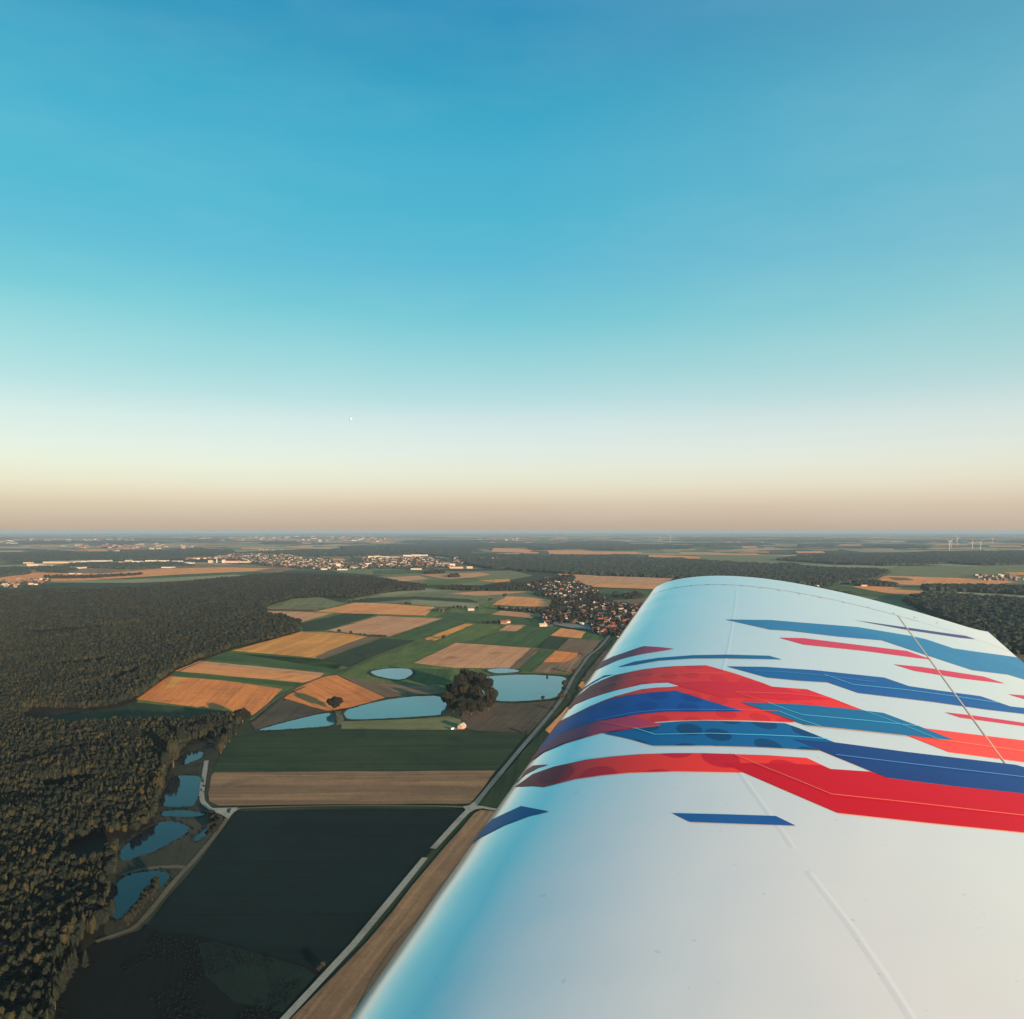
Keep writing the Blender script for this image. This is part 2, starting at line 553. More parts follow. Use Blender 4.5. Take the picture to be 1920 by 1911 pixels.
FIELDS = [
    # ---- far band behind the forest and round the town
    (1, 'tan', [(0, 1066), (60, 1060), (200, 1060), (330, 1056), (520, 1062), (560, 1066), (520, 1074), (200, 1082), (0, 1092)]),
    (2, 'orange2', [(0, 1092), (0, 1080), (60, 1074), (190, 1076), (300, 1067), (420, 1064), (510, 1066), (470, 1072), (330, 1078), (190, 1087), (90, 1092)]),
    (3, 'pale', [(0, 1044), (70, 1043), (120, 1046), (0, 1050)]),
    (3, 'pale', [(0, 1060), (50, 1059), (52, 1065), (0, 1067)]),
    (3, 'green', [(250, 1084), (330, 1078), (470, 1072), (500, 1074), (420, 1083), (330, 1089), (240, 1093)]),
    (4, 'pale', [(60, 1093), (250, 1094), (340, 1090), (460, 1080), (440, 1078), (300, 1085), (160, 1089), (60, 1091)]),
    (2, 'pale', [(420, 1033), (470, 1031), (530, 1026), (560, 1027), (500, 1033), (440, 1036)]),
    (2, 'pale', [(380, 1024), (500, 1021), (560, 1022), (480, 1026)]),
    (2, 'olive', [(600, 1066), (700, 1066), (860, 1072), (960, 1070), (1000, 1080), (900, 1098), (700, 1095), (660, 1090), (720, 1080), (640, 1074)]),
    (3, 'green', [(700, 1070), (770, 1068), (800, 1072), (760, 1077), (700, 1078)]),
    (4, 'pink', [(717, 1084), (786, 1080), (804, 1086), (738, 1093), (713, 1091)]),
    (4, 'pink', [(786, 1078), (903, 1074), (921, 1078), (870, 1086), (833, 1086)]),
    (4, 'gold', [(899, 1089), (954, 1086), (957, 1091), (930, 1093)]),
    (4, 'lush', [(800, 1089), (890, 1083), (900, 1090), (860, 1096), (800, 1098)]),
    (3, 'orange2', [(925, 1028), (983, 1030), (1000, 1033), (983, 1037), (921, 1035)]),
    (3, 'orange2', [(1027, 1033), (1154, 1035), (1147, 1040), (1030, 1040)]),
    (3, 'orange2', [(1217, 1041), (1320, 1044), (1215, 1047)]),
    (4, 'gold', [(1043, 1074), (1090, 1075), (1140, 1079), (1090, 1081), (1050, 1080)]),
    (3, 'pink', [(1060, 1079), (1150, 1081), (1262, 1085), (1234, 1106), (1160, 1103), (1092, 1098), (1075, 1088)]),
    (4, 'orange2', [(1118, 1096), (1238, 1098), (1232, 1104), (1150, 1103), (1110, 1101)]),
    (4, 'brown', [(1020, 1082), (1060, 1082), (1070, 1092), (1025, 1092)]),
    (3, 'green', [(1075, 1103), (1160, 1105), (1235, 1108), (1220, 1125), (1150, 1122), (1090, 1113)]),
    (4, 'brown', [(1150, 1126), (1225, 1122), (1215, 1138), (1150, 1134)]),
    # ---- right of the wing tip
    (1, 'olive', [(1300, 1040), (1470, 1042), (1500, 1050), (1560, 1060), (1700, 1062), (1850, 1060), (1920, 1058), (2100, 1062), (2100, 1220), (1560, 1130), (1560, 1098), (1660, 1085), (1470, 1066), (1330, 1055)]),
    (2, 'pale', [(1329, 1053), (1453, 1060), (1445, 1063), (1340, 1056)]),
    (2, 'pale', [(1493, 1058), (1560, 1060), (1694, 1059), (1660, 1067), (1550, 1064)]),
    (2, 'pale', [(1560, 1028), (1620, 1030), (1745, 1032), (1735, 1036), (1620, 1036)]),
    (2, 'pale', [(1700, 1058), (1770, 1056), (1840, 1061), (1830, 1064)]),
    (3, 'orange2', [(1637, 1087), (1655, 1080), (1690, 1081), (1759, 1083), (1860, 1087), (1905, 1092), (1841, 1098), (1766, 1100), (1676, 1096)]),
    (4, 'brown', [(1664, 1083), (1700, 1084), (1714, 1089), (1680, 1089)]),
    (3, 'gold', [(1880, 1073), (1960, 1074), (1960, 1080), (1895, 1078)]),
    (3, 'orange2', [(1596, 1100), (1640, 1099), (1725, 1103), (1738, 1112), (1722, 1119), (1660, 1112), (1618, 1106)]),
    (3, 'pale', [(1740, 1112), (1800, 1111), (1960, 1120), (1960, 1134), (1800, 1118)]),
    (3, 'green', [(1560, 1098), (1600, 1101), (1660, 1113), (1722, 1121), (1690, 1127), (1600, 1115), (1540, 1104)]),
    (2, 'brown', [(1870, 1222), (1960, 1214), (2000, 1300), (1900, 1260)]),
    # ---- the patchwork below the forest
    (2, 'lush', [(640, 1128), (700, 1114), (800, 1103), (900, 1101), (1012, 1106), (1040, 1126), (1030, 1142), (1000, 1160), (1050, 1178), (1130, 1200), (1100, 1228), (1070, 1266), (970, 1262), (830, 1300), (630, 1268), (560, 1292), (470, 1350), (255, 1330), (258, 1312), (330, 1258), (440, 1215), (565, 1182), (500, 1150), (500, 1138), (545, 1122)]),
    (3, 'olive', [(525, 1138), (546, 1123), (598, 1120), (646, 1131), (617, 1140)]),
    (3, 'olive', [(646, 1131), (665, 1124), (700, 1115), (800, 1103), (900, 1101), (1012, 1106), (1000, 1124), (898, 1132), (777, 1124), (760, 1133), (700, 1130)]),
    (4, 'pale', [(700, 1115), (800, 1104), (870, 1107), (780, 1112), (720, 1119)]),
    (4, 'dark', [(690, 1122), (775, 1119), (880, 1124), (898, 1131), (777, 1124), (700, 1130), (650, 1130)]),
    (4, 'pale', [(760, 1133), (777, 1125), (898, 1133), (898, 1140), (815, 1138)]),
    (4, 'pink', [(838, 1114), (898, 1109), (950, 1110), (990, 1110), (940, 1116), (898, 1118)]),
    (3, 'tan', [(500, 1139), (520, 1138), (604, 1140), (590, 1144), (500, 1143)]),
    (3, 'pink', [(500, 1146), (625, 1150), (560, 1169), (542, 1160), (520, 1155), (500, 1154)]),
    (5, 'dark', [(500, 1143), (587, 1144.5), (586, 1146), (500, 1145)]),
    (4, 'orange2', [(590, 1148), (665, 1131), (720, 1132), (815, 1139), (798, 1155), (700, 1152), (646, 1151)]),
    (4, 'dark', [(565, 1169), (646, 1151), (708, 1153), (610, 1183), (569, 1185)]),
    (4, 'pink', [(610, 1184), (710, 1156), (831, 1160), (731, 1194)]),
    (4, 'gold', [(434, 1221), (565, 1185), (640, 1188), (690, 1194), (604, 1236), (598, 1235)]),
    (5, 'brown', [(690, 1194), (717, 1196), (604, 1237), (590, 1233), (640, 1212)]),
    (4, 'dark', [(717, 1197), (781, 1202), (697, 1233), (655, 1252), (627, 1246), (604, 1238)]),
    (4, 'green', [(383, 1238), (434, 1223), (598, 1236), (642, 1246), (627, 1263), (607, 1261)]),
    (4, 'dark', [(440, 1226), (598, 1237), (642, 1246), (632, 1256), (560, 1245)]),
    (4, 'orange2', [(328, 1259), (375, 1240), (607, 1264), (598, 1273), (569, 1281)]),
    (5, 'pink', [(362, 1245), (375, 1240), (607, 1263), (603, 1268)]),
    (4, 'green', [(317, 1267), (328, 1261), (565, 1282), (554, 1289)]),
    (4, 'orange', [(255, 1312), (317, 1269), (420, 1277), (530, 1293), (500, 1322), (474, 1342), (419, 1333), (330, 1322)]),
    (5, 'gold', [(300, 1296), (322, 1270), (350, 1272), (330, 1288)]),
    (4, 'green', [(731, 1195), (831, 1161), (873, 1169), (792, 1199), (781, 1201)]),
    (4, 'gold', [(796, 1198), (873, 1170), (888, 1171), (817, 1202), (800, 1201)]),
    (4, 'green', [(880, 1203), (935, 1186), (968, 1186), (990, 1174), (1050, 1177), (1030, 1193), (1005, 1215), (855, 1206)]),
    (5, 'lush', [(817, 1202), (890, 1171), (935, 1174), (930, 1186), (872, 1205), (840, 1205)]),
    (4, 'dark', [(1032, 1193), (1067, 1198), (1045, 1219), (1005, 1216)]),
    (4, 'brown', [(1067, 1198), (1129, 1201), (1103, 1232), (1045, 1219)]),
    (5, 'orange2', [(1052, 1179), (1099, 1184), (1089, 1198), (1032, 1193)]),
    (4, 'green', [(1099, 1184), (1112, 1188), (1136, 1199), (1129, 1202), (1089, 1198)]),
    (5, 'pink', [(954, 1172), (986, 1173), (968, 1185), (935, 1183)]),
    (5, 'orange2', [(921, 1135), (950, 1119), (990, 1121), (1034, 1126), (1030, 1140)]),
    (5, 'pink', [(921, 1153), (939, 1146), (997, 1151), (1010, 1156), (994, 1160)]),
    (5, 'pale', [(994, 1153), (1022, 1154), (1022, 1158), (994, 1157)]),
    (4, 'green', [(815, 1158), (842, 1148), (920, 1152), (1000, 1162), (985, 1172), (900, 1168), (870, 1166)]),
    (4, 'pink', [(775, 1244), (855, 1206), (1012, 1217), (972, 1255), (920, 1254), (852, 1253)]),
    (5, 'brown', [(995, 1217), (1012, 1217.5), (972, 1255), (955, 1254)]),
    (4, 'green', [(1012, 1219), (1041, 1221), (997, 1261), (972, 1257)]),
    (5, 'lush', [(720, 1243), (830, 1206), (852, 1207), (772, 1243), (760, 1246)]),
    (4, 'tan', [(1041, 1221), (1088, 1226), (1103, 1233), (1072, 1264), (997, 1261)]),
    (5, 'orange', [(1041, 1221), (1085, 1224), (1081, 1233), (1060, 1243), (1018, 1243)]),
    (4, 'green', [(760, 1275), (776, 1262), (772, 1254), (852, 1256), (835, 1285), (790, 1281)]),
    (4, 'orange', [(558, 1290), (600, 1270), (632, 1267), (680, 1290), (722, 1309), (660, 1327), (614, 1334), (585, 1326), (532, 1310)]),
    (4, 'brown', [(634, 1266), (668, 1273), (740, 1282), (822, 1286), (824, 1302), (780, 1304), (722, 1309), (680, 1290)]),
    (5, 'tan', [(700, 1283), (822, 1290), (824, 1300), (780, 1303), (745, 1300)]),
    (4, 'meadow_brown', [(521, 1315), (540, 1312), (585, 1326), (612, 1335), (560, 1347), (480, 1372), (470, 1356)]),
    (4, 'dark', [(210, 1330), (255, 1318), (330, 1325), (419, 1335), (460, 1345), (440, 1360), (360, 1362), (230, 1366)]),
    # ---- the near fields
    (3, 'dark', [(428, 1386), (480, 1374), (560, 1368), (640, 1366), (850, 1372), (880, 1377), (985, 1379), (930, 1447), (395, 1450)]),
    (4, 'olive', [(640, 1354), (660, 1353), (772, 1349), (840, 1344), (866, 1350), (872, 1370), (640, 1368)]),
    (4, 'meadow_brown', [(862, 1348), (880, 1322), (930, 1318), (970, 1320), (1045, 1314), (1040, 1335), (1000, 1376), (890, 1371), (872, 1366)]),
    (4, 'tan', [(402, 1449), (640, 1447), (929, 1446), (905, 1480), (883, 1508), (640, 1509), (410, 1512), (392, 1503), (390, 1480), (393, 1458)]),
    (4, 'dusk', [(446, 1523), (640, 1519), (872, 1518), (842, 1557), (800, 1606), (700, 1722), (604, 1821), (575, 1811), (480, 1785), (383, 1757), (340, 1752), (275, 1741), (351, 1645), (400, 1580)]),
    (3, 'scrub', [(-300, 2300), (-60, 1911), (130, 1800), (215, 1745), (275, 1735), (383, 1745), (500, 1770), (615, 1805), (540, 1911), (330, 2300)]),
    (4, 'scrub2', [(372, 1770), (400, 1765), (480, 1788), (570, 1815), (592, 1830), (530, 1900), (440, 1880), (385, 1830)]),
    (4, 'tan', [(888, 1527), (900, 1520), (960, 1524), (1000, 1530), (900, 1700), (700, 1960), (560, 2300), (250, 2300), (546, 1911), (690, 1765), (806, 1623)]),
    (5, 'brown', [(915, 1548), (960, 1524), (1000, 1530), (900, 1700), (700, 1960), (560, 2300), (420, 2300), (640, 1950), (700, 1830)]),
    (4, 'dark', [(895, 1512), (930, 1470), (1000, 1390), (1060, 1330), (1110, 1262), (1125, 1232), (1150, 1200), (1190, 1190), (1250, 1300), (1100, 1500), (960, 1519)]),
    (5, 'orange2', [(1022, 1370), (1062, 1328), (1080, 1322), (1065, 1350), (1035, 1380)]),
    (5, 'gold', [(1083, 1290), (1090, 1279), (1103, 1278), (1100, 1295)]),
    (5, 'meadow_brown', [(1090, 1275), (1125, 1232), (1150, 1210), (1180, 1210), (1120, 1290), (1105, 1296)]),
    # ---- country under the wing
    (2, 'green', [(1190, 1190), (1600, 1200), (1800, 1400), (1400, 1500), (1250, 1300)]),
    (2, 'tan', [(1000, 1530), (1300, 1500), (1900, 1560), (1700, 1900), (900, 1700)]),
    (2, 'dark', [(900, 1700), (1700, 1900), (1900, 2300), (560, 2300), (700, 1960)]),
]
fr = random.Random(31)
for k_ in range(210):
    y_ = 1006 + fr.random() ** 1.3 * 42
    x_ = fr.uniform(-60, 1980)
    w_ = fr.uniform(18, 75) * (0.6 + (y_ - 1004) / 40)
    h_ = 0.5 + (y_ - 1003) * fr.uniform(.04, .11)
    sl = fr.uniform(-.012, .012) * w_
    FIELDS.append((1 if y_ < 1030 else 0.5, fr.choice(['orange2', 'orange2', 'pale', 'gold', 'pale', 'pink', 'pink', 'olive']),
                   [(x_, y_), (x_ + w_ * .9, y_ + sl), (x_ + w_, y_ + sl + h_), (x_ + w_ * .08, y_ + h_)]))
for lay, mat, pts in FIELDS:
    sheet('field', pts, mat, lay)

FOREST = [(-700, 1960), (90, 1960), (118, 1850), (150, 1790), (215, 1735), (196, 1720), (205, 1660), (222, 1640), (216, 1608),
          (232, 1585), (285, 1545), (296, 1515), (312, 1455), (330, 1425), (352, 1400), (395, 1385), (430, 1385), (452, 1358),
          (440, 1352), (350, 1366), (230, 1370), (150, 1372), (60, 1362), (60, 1350), (180, 1332), (215, 1328), (258, 1314), (318, 1268), (330, 1257), (384, 1237),
          (438, 1218), (560, 1188), (564, 1170), (535, 1160), (500, 1155), (497, 1138), (545, 1124), (600, 1121), (650, 1122),
          (700, 1113), (780, 1104), (800, 1100), (760, 1096), (700, 1086), (600, 1080), (520, 1079), (400, 1089), (250, 1106), (0, 1114), (-300, 1116)]
sheet('forest_floor', FOREST, 'forest_floor', 2)
sheet('bank', [(285, 1545), (292, 1515), (325, 1420), (395, 1385), (425, 1385), (400, 1440), (388, 1500), (425, 1545), (350, 1645), (262, 1745), (205, 1765), (195, 1750), (195, 1700), (206, 1640), (214, 1612), (226, 1590)], 'bank', 5)

# ponds
PONDS = [
    ('water', [(691, 1261), (715, 1256), (745, 1254), (772, 1256), (774, 1265), (760, 1274), (745, 1276), (712, 1271)]),
    ('water', [(644, 1336), (660, 1329), (720, 1314), (780, 1307), (825, 1306), (838, 1318), (840, 1341), (770, 1346), (720, 1349), (665, 1351), (649, 1349)]),
    ('water', [(480, 1371), (529, 1357), (612, 1337), (629, 1343), (628, 1362), (583, 1366), (510, 1371)]),
    ('water', [(905, 1272), (930, 1268), (990, 1266), (1065, 1270), (1058, 1285), (1047, 1307), (1030, 1312), (970, 1317), (925, 1316), (900, 1300)]),
    ('water', [(910, 1257), (942, 1254), (962, 1256), (977, 1260), (957, 1263), (925, 1264)]),
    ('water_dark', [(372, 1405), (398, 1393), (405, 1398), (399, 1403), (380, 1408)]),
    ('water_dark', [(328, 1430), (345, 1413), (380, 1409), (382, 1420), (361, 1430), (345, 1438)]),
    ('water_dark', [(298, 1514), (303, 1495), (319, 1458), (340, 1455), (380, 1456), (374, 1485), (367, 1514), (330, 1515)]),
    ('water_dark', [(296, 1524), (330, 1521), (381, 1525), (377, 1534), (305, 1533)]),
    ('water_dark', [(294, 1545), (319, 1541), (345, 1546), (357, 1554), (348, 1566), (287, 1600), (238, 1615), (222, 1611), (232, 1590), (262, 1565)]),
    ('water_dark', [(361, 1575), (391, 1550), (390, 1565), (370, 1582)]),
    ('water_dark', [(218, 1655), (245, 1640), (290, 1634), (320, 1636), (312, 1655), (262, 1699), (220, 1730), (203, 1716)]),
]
bank_points = []
for mat, pts in PONDS:
    w = GP(pts)
    w = np.vstack([w, w[:1]])
    # round the corners
    for _ in range(2):
        o_ = []
        for i in range(len(w) - 1):
            o_ += [w[i] * .78 + w[i + 1] * .22, w[i] * .22 + w[i + 1] * .78]
        w = np.array(o_ + [o_[0]])
    w = w[:-1]
    w = w + np.array([[noise.noise(Vector((q[0] * .08, q[1] * .08, 0))) * 1.6, noise.noise(Vector((q[0] * .08, q[1] * .08, 5))) * 2.2] for q in w])
    c = w.mean(0)
    d = w - c
    L = np.linalg.norm(d, axis=1)[:, None]
    sheet_world('bank', c + d * (1 + 5.0 / L), 'bank', 5.5)
    sheet_world('pond', w, mat, 6.5)
    for i in range(len(w)):
        a, b = w[i], w[(i + 1) % len(w)]
        n_ = max(1, int(np.hypot(*(b - a)) / 1.8))
        for k in range(n_):
            q = a + (b - a) * k / n_
            bank_points.append(q + (q - c) / np.linalg.norm(q - c) * random.uniform(0.3, 3.4))

# roads and tracks
ribbon('road', [(1143, 1193), (1122, 1219), (1104, 1230), (1092, 1248), (1074, 1272), (1058, 1306), (1028, 1345), (998, 1380), (940, 1449), (889, 1512)], 4.6, 'lane', 7)
ribbon('road', [(889, 1510), (862, 1538), (812, 1593)], 4.6, 'road', 7.1, False)
ribbon('road', [(797, 1610), (730, 1692), (662, 1774), (535, 1911), (280, 2190)], 4.2, 'road', 7, False)
ribbon('road', [(895, 1513), (870, 1516), (840, 1513), (619, 1512), (436, 1518)], 2.6, 'path', 7.2)
ribbon('road', [(886, 1514), (905, 1515), (925, 1520), (990, 1524), (1200, 1540)], 4.2, 'road', 7.3)
sheet('road', [(889, 1505), (896, 1514), (908, 1517), (890, 1520), (880, 1526), (872, 1519), (868, 1514), (880, 1512)], 'road', 7.5, False)
ribbon('road', [(387, 1428), (383, 1455), (378, 1485), (378, 1503), (390, 1516), (408, 1525), (428, 1528), (447, 1517)], 4.0, 'road', 7.2)
sheet('road', [(400, 1517), (446, 1516), (428, 1537), (412, 1528), (392, 1521)], 'road', 7.4, False)
sheet('bank', [(426, 1518), (434, 1518), (430, 1527), (425, 1525)], 'bank', 7.7)
ribbon('track', [(428, 1534), (406, 1565), (361, 1619), (339, 1640), (300, 1688), (256, 1741), (225, 1752), (180, 1768)], 3.4, 'path', 7)
ribbon('track', [(350, 1628), (318, 1626), (260, 1632), (225, 1645)], 5.0, 'path', 6.2)
ribbon('track', [(470, 1352), (500, 1327), (527, 1304), (565, 1287), (602, 1271), (640, 1262), (693, 1235), (740, 1218), (781, 1202)], 3.6, 'path', 7)
ribbon('track', [(476, 1354), (506, 1328), (534, 1306), (572, 1289)], 2.2, 'bank', 7.2)
ribbon('track', [(628, 1266), (660, 1256), (697, 1237), (760, 1215), (830, 1195)], 2.0, 'bank_pale', 7.2)
ribbon('track', [(1145, 1221), (1103, 1229), (1045, 1220), (1012, 1217), (940, 1210), (855, 1205)], 3.0, 'bank_pale', 7)
ribbon('track', [(434, 1223), (328, 1260), (256, 1312)], 2.6, 'path', 7)
ribbon('track', [(560, 1186), (700, 1195), (781, 1202)], 2.2, 'path', 7)
ribbon('track', [(590, 1148), (700, 1154), (831, 1161), (900, 1169), (1030, 1178)], 3.0, 'path', 7)
ribbon('track', [(920, 1148), (873, 1169), (792, 1199)], 3.0, 'bank_pale', 7)
ribbon('track', [(640, 1349), (641, 1337), (700, 1316), (780, 1304), (830, 1302)], 3.2, 'bank_pale', 5.8)
ribbon('track', [(900, 1267), (990, 1262), (1062, 1267)], 3.0, 'bank_pale', 6.8)
ribbon('track', [(858, 1345), (870, 1350), (880, 1356)], 1.6, 'bank_pale', 7)
sheet('bank', [(628, 1335), (640, 1334), (645, 1350), (640, 1360), (629, 1362), (631, 1345)], 'bank_pale', 5.9)
sheet('yard', [(1038, 1167), (1060, 1168), (1106, 1174), (1106, 1181), (1080, 1180), (1037, 1172)], 'yard', 7)
sheet('yard', [(1022, 1174), (1037, 1172), (1036, 1176), (1022, 1176)], 'yard', 7)

# ------------------------------------------------------------------ trees
# crown colours: dark evergreen-to-autumn mix, one shade per tree


def foliage(name, stops, leafy=1.3):
    t = NT(name)
    oi = t.node('ShaderNodeObjectInfo')
    rp = t.node('ShaderNodeValToRGB')
    while len(rp.color_ramp.elements) < len(stops):
        rp.color_ramp.elements.new(0.5)
    for e, (p_, c_) in zip(rp.color_ramp.elements, stops):
        e.position = p_
        e.color = (*c_, 1)
    t.l.new(oi.outputs['Random'], rp.inputs[0])
    tc = t.node('ShaderNodeTexCoord')
    ns = t.node('ShaderNodeTexNoise')
    ns.inputs['Scale'].default_value = leafy
    ns.inputs['Detail'].default_value = 3
    t.l.new(tc.outputs['Object'], ns.inputs['Vector'])
    v = t.math('ADD', t.math('MULTIPLY', ns.outputs['Fac'], 1.3), 0.35)
    sc = t.node('ShaderNodeVectorMath', operation='SCALE')
    t.l.new(rp.outputs[0], sc.inputs[0])
    t.l.new(v, sc.inputs['Scale'])
    return t.base(sc.outputs[0], 0.85, 0.15)


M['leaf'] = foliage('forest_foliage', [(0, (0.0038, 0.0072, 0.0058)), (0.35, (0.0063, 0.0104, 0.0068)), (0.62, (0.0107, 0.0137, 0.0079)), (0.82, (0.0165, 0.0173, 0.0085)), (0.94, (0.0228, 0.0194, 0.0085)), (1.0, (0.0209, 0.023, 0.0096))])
M['leaf_dark'] = foliage('dark_foliage', [(0, (0.0099, 0.011, 0.0091)), (0.5, (0.0149, 0.0143, 0.0109)), (1.0, (0.0178, 0.0187, 0.0109))])
M['leaf_grove'] = foliage('grove_foliage', [(0, (0.0048, 0.0056, 0.0037)), (0.5, (0.0073, 0.0075, 0.0044)), (0.9, (0.0103, 0.01, 0.005)), (1.0, (0.0228, 0.0195, 0.0074))], 0.6)
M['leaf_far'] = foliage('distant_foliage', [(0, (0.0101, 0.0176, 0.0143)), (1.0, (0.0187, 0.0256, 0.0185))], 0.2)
M['leaf_conifer'] = foliage('pale_conifer_needles', [(0, (0.0058, 0.0088, 0.0071)), (1.0, (0.0079, 0.011, 0.0087))])
M['bark'] = plain('bark', (0.05, 0.04, 0.03))


def icos(sub):
    bm = bmesh.new()
    bmesh.ops.create_icosphere(bm, subdivisions=sub, radius=1)
    v = np.array([q.co[:] for q in bm.verts])
    f = [tuple(q.index for q in p_.verts) for p_ in bm.faces]
    bm.free()
    return v, f


ICO = {k: icos(k) for k in (1, 2, 3)}


def lump(sub, c, r, seed, amp=0.28, fr=2.2):
    v, f = ICO[sub]
    out = []
    for q in v:
        n_ = noise.noise(Vector(q) * fr + Vector((seed, 0, 0))) + 0.5 * noise.noise(Vector(q) * fr * 2.3 + Vector((0, seed, 0)))
        k = 1 + amp * n_ * 1.6
        out.append((c[0] + q[0] * r[0] * k, c[1] + q[1] * r[1] * k, c[2] + q[2] * r[2] * k))
    return out, f


def crown_mesh(name, lumps, leaves, seed, sub=2, leaf=0.12):
    """unit-ish crown: lumps plus loose leaf clumps through the outer volume"""
    rs = random.Random(seed)
    V, Fs = [], []
    for c, r in lumps:
        v, f = lump(sub, c, r, rs.uniform(0, 90))
        b = len(V)
        V += v
        Fs += [tuple(i + b for i in q) for q in f]
    for _ in range(leaves):
        c, r = rs.choice(lumps)
        d = Vector((rs.gauss(0, 1), rs.gauss(0, 1), rs.gauss(0, 1) + 0.2)).normalized()
        k = rs.uniform(0.9, 1.22)
        p_ = Vector((c[0] + d.x * r[0] * k, c[1] + d.y * r[1] * k, c[2] + d.z * r[2] * k))
        t1 = Vector((rs.gauss(0, 1), rs.gauss(0, 1), rs.gauss(0, 1))).normalized()
        t2 = t1.cross(d).normalized()
        s_ = leaf * rs.uniform(0.6, 1.4)
        b = len(V)
        for a_, c_ in ((-1, -.6), (1, -.6), (.5, .8), (-.5, .8)):
            V.append(tuple(p_ + t1 * a_ * s_ + t2 * c_ * s_))
        Fs.append((b, b + 1, b + 2, b + 3))
    return mesh(name, V, Fs)


def trunk_mesh(name, h, r, limbs=3, seed=0):
    rs = random.Random(seed)
    V, Fs = [], []

    def limb(a, b, ra, rb, n=6):
        a, b = Vector(a), Vector(b)
        d = (b - a).normalized()
        u = d.orthogonal().normalized()
        w = d.cross(u)
        k = len(V)
        for q, rr in ((a, ra), ((a + b) / 2 + u * rr_off, (ra + rb) / 2), (b, rb)):
            for i in range(n):
                t_ = 2 * math.pi * i / n
                V.append(tuple(q + (u * math.cos(t_) + w * math.sin(t_)) * rr))
        for s_ in (0, 1):
            for i in range(n):
                j = (i + 1) % n
                Fs.append((k + s_ * n + i, k + s_ * n + j, k + (s_ + 1) * n + j, k + (s_ + 1) * n + i))
    rr_off = 0
    limb((0, 0, -0.3), (0, 0, h), r, r * 0.45)
    for i in range(limbs):
        a_ = rs.uniform(0, 6.28)
        z0 = h * rs.uniform(0.5, 0.85)
        limb((0, 0, z0), (math.cos(a_) * h * .28, math.sin(a_) * h * .28, z0 + h * .3), r * .4, r * .15, 5)
    return mesh(name, V, Fs)


def rlumps(seed, n, w=1.0, h=1.0, base=0.0):
    rs = random.Random(seed)
    out = [((0, 0, base + h * .5), (w * .62, w * .62, h * .46))]
    for i in range(n):
        a_ = 6.283 * i / n + rs.uniform(-.4, .4)
        rr = w * rs.uniform(.38, .58)
        out.append(((math.cos(a_) * rr, math.sin(a_) * rr, base + h * rs.uniform(.3, .72)),
                    (w * rs.uniform(.34, .46), w * rs.uniform(.34, .46), h * rs.uniform(.22, .32))))
    return out


# forest crowns: about 6 m across and 10 m tall over a 7 m stem
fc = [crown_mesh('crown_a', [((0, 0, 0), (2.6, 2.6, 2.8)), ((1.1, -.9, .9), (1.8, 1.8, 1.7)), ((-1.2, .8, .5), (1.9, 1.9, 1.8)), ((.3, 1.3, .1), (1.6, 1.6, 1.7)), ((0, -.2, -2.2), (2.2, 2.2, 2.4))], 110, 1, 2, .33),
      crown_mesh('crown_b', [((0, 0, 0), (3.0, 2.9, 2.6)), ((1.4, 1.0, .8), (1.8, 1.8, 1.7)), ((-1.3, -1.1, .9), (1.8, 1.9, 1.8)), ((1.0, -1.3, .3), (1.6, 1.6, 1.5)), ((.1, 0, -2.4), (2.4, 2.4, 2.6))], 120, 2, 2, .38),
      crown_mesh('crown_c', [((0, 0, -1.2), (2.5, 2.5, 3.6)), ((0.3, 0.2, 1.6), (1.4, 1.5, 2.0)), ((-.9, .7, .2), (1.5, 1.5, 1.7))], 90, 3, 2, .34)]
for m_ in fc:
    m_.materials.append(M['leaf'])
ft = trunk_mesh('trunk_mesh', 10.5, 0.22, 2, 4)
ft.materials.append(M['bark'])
CZ = 9.8     # height of a crown's centre above the ground


def scatter(polys, spacing, jitter=0.45, ymin=None, holes=()):
    """points in pixel polygons on a hexagonal jittered grid whose pitch grows with distance"""
    out = []
    for poly in polys:
        w = GP(poly)
        x0, y0 = w.min(0)
        x1, y1 = w.max(0)
        y = y0
        rowk = 0
        while y < y1:
            sp = spacing(y)
            lo, hi = max(x0, -0.72 * y - 40), min(x1, 0.72 * y + 40)
            if hi > lo:
                xs = np.arange(lo + (sp / 2 if rowk % 2 else 0), hi, sp)
                q = np.stack([xs, np.full_like(xs, y)], 1) + rng.uniform(-jitter, jitter, (len(xs), 2)) * sp
                q = q[inside(q, w)] if len(q) else q
                for hole in holes:
                    if len(q):
                        q = q[~inside(q, GP(hole))]
                if len(q):
                    out.append(np.column_stack([q, np.full(len(q), sp)]))
            y += sp * 0.86
            rowk += 1
    return np.vstack(out) if out else np.zeros((0, 3))


HOLES = [[(30, 1352), (60, 1334), (150, 1332), (210, 1338), (185, 1356), (120, 1366), (60, 1362)],
         [(120, 1640), (130, 1590), (190, 1572), (262, 1566), (232, 1590), (216, 1608), (210, 1616), (160, 1640)],
         [(100, 1850), (125, 1800), (190, 1775), (212, 1775), (160, 1800), (130, 1850)],
         [(100, 1250), (200, 1238), (215, 1244), (120, 1258)], [(20, 1190), (260, 1172), (300, 1174), (80, 1196)],
         [(190, 1280), (250, 1262), (262, 1266), (215, 1290)], [(60, 1480), (160, 1470), (190, 1478), (90, 1496)]]
fp = scatter([FOREST], lambda y: 3.3 if y < 900 else min(3.3 * y / 900, 9.0), 0.48, holes=HOLES)
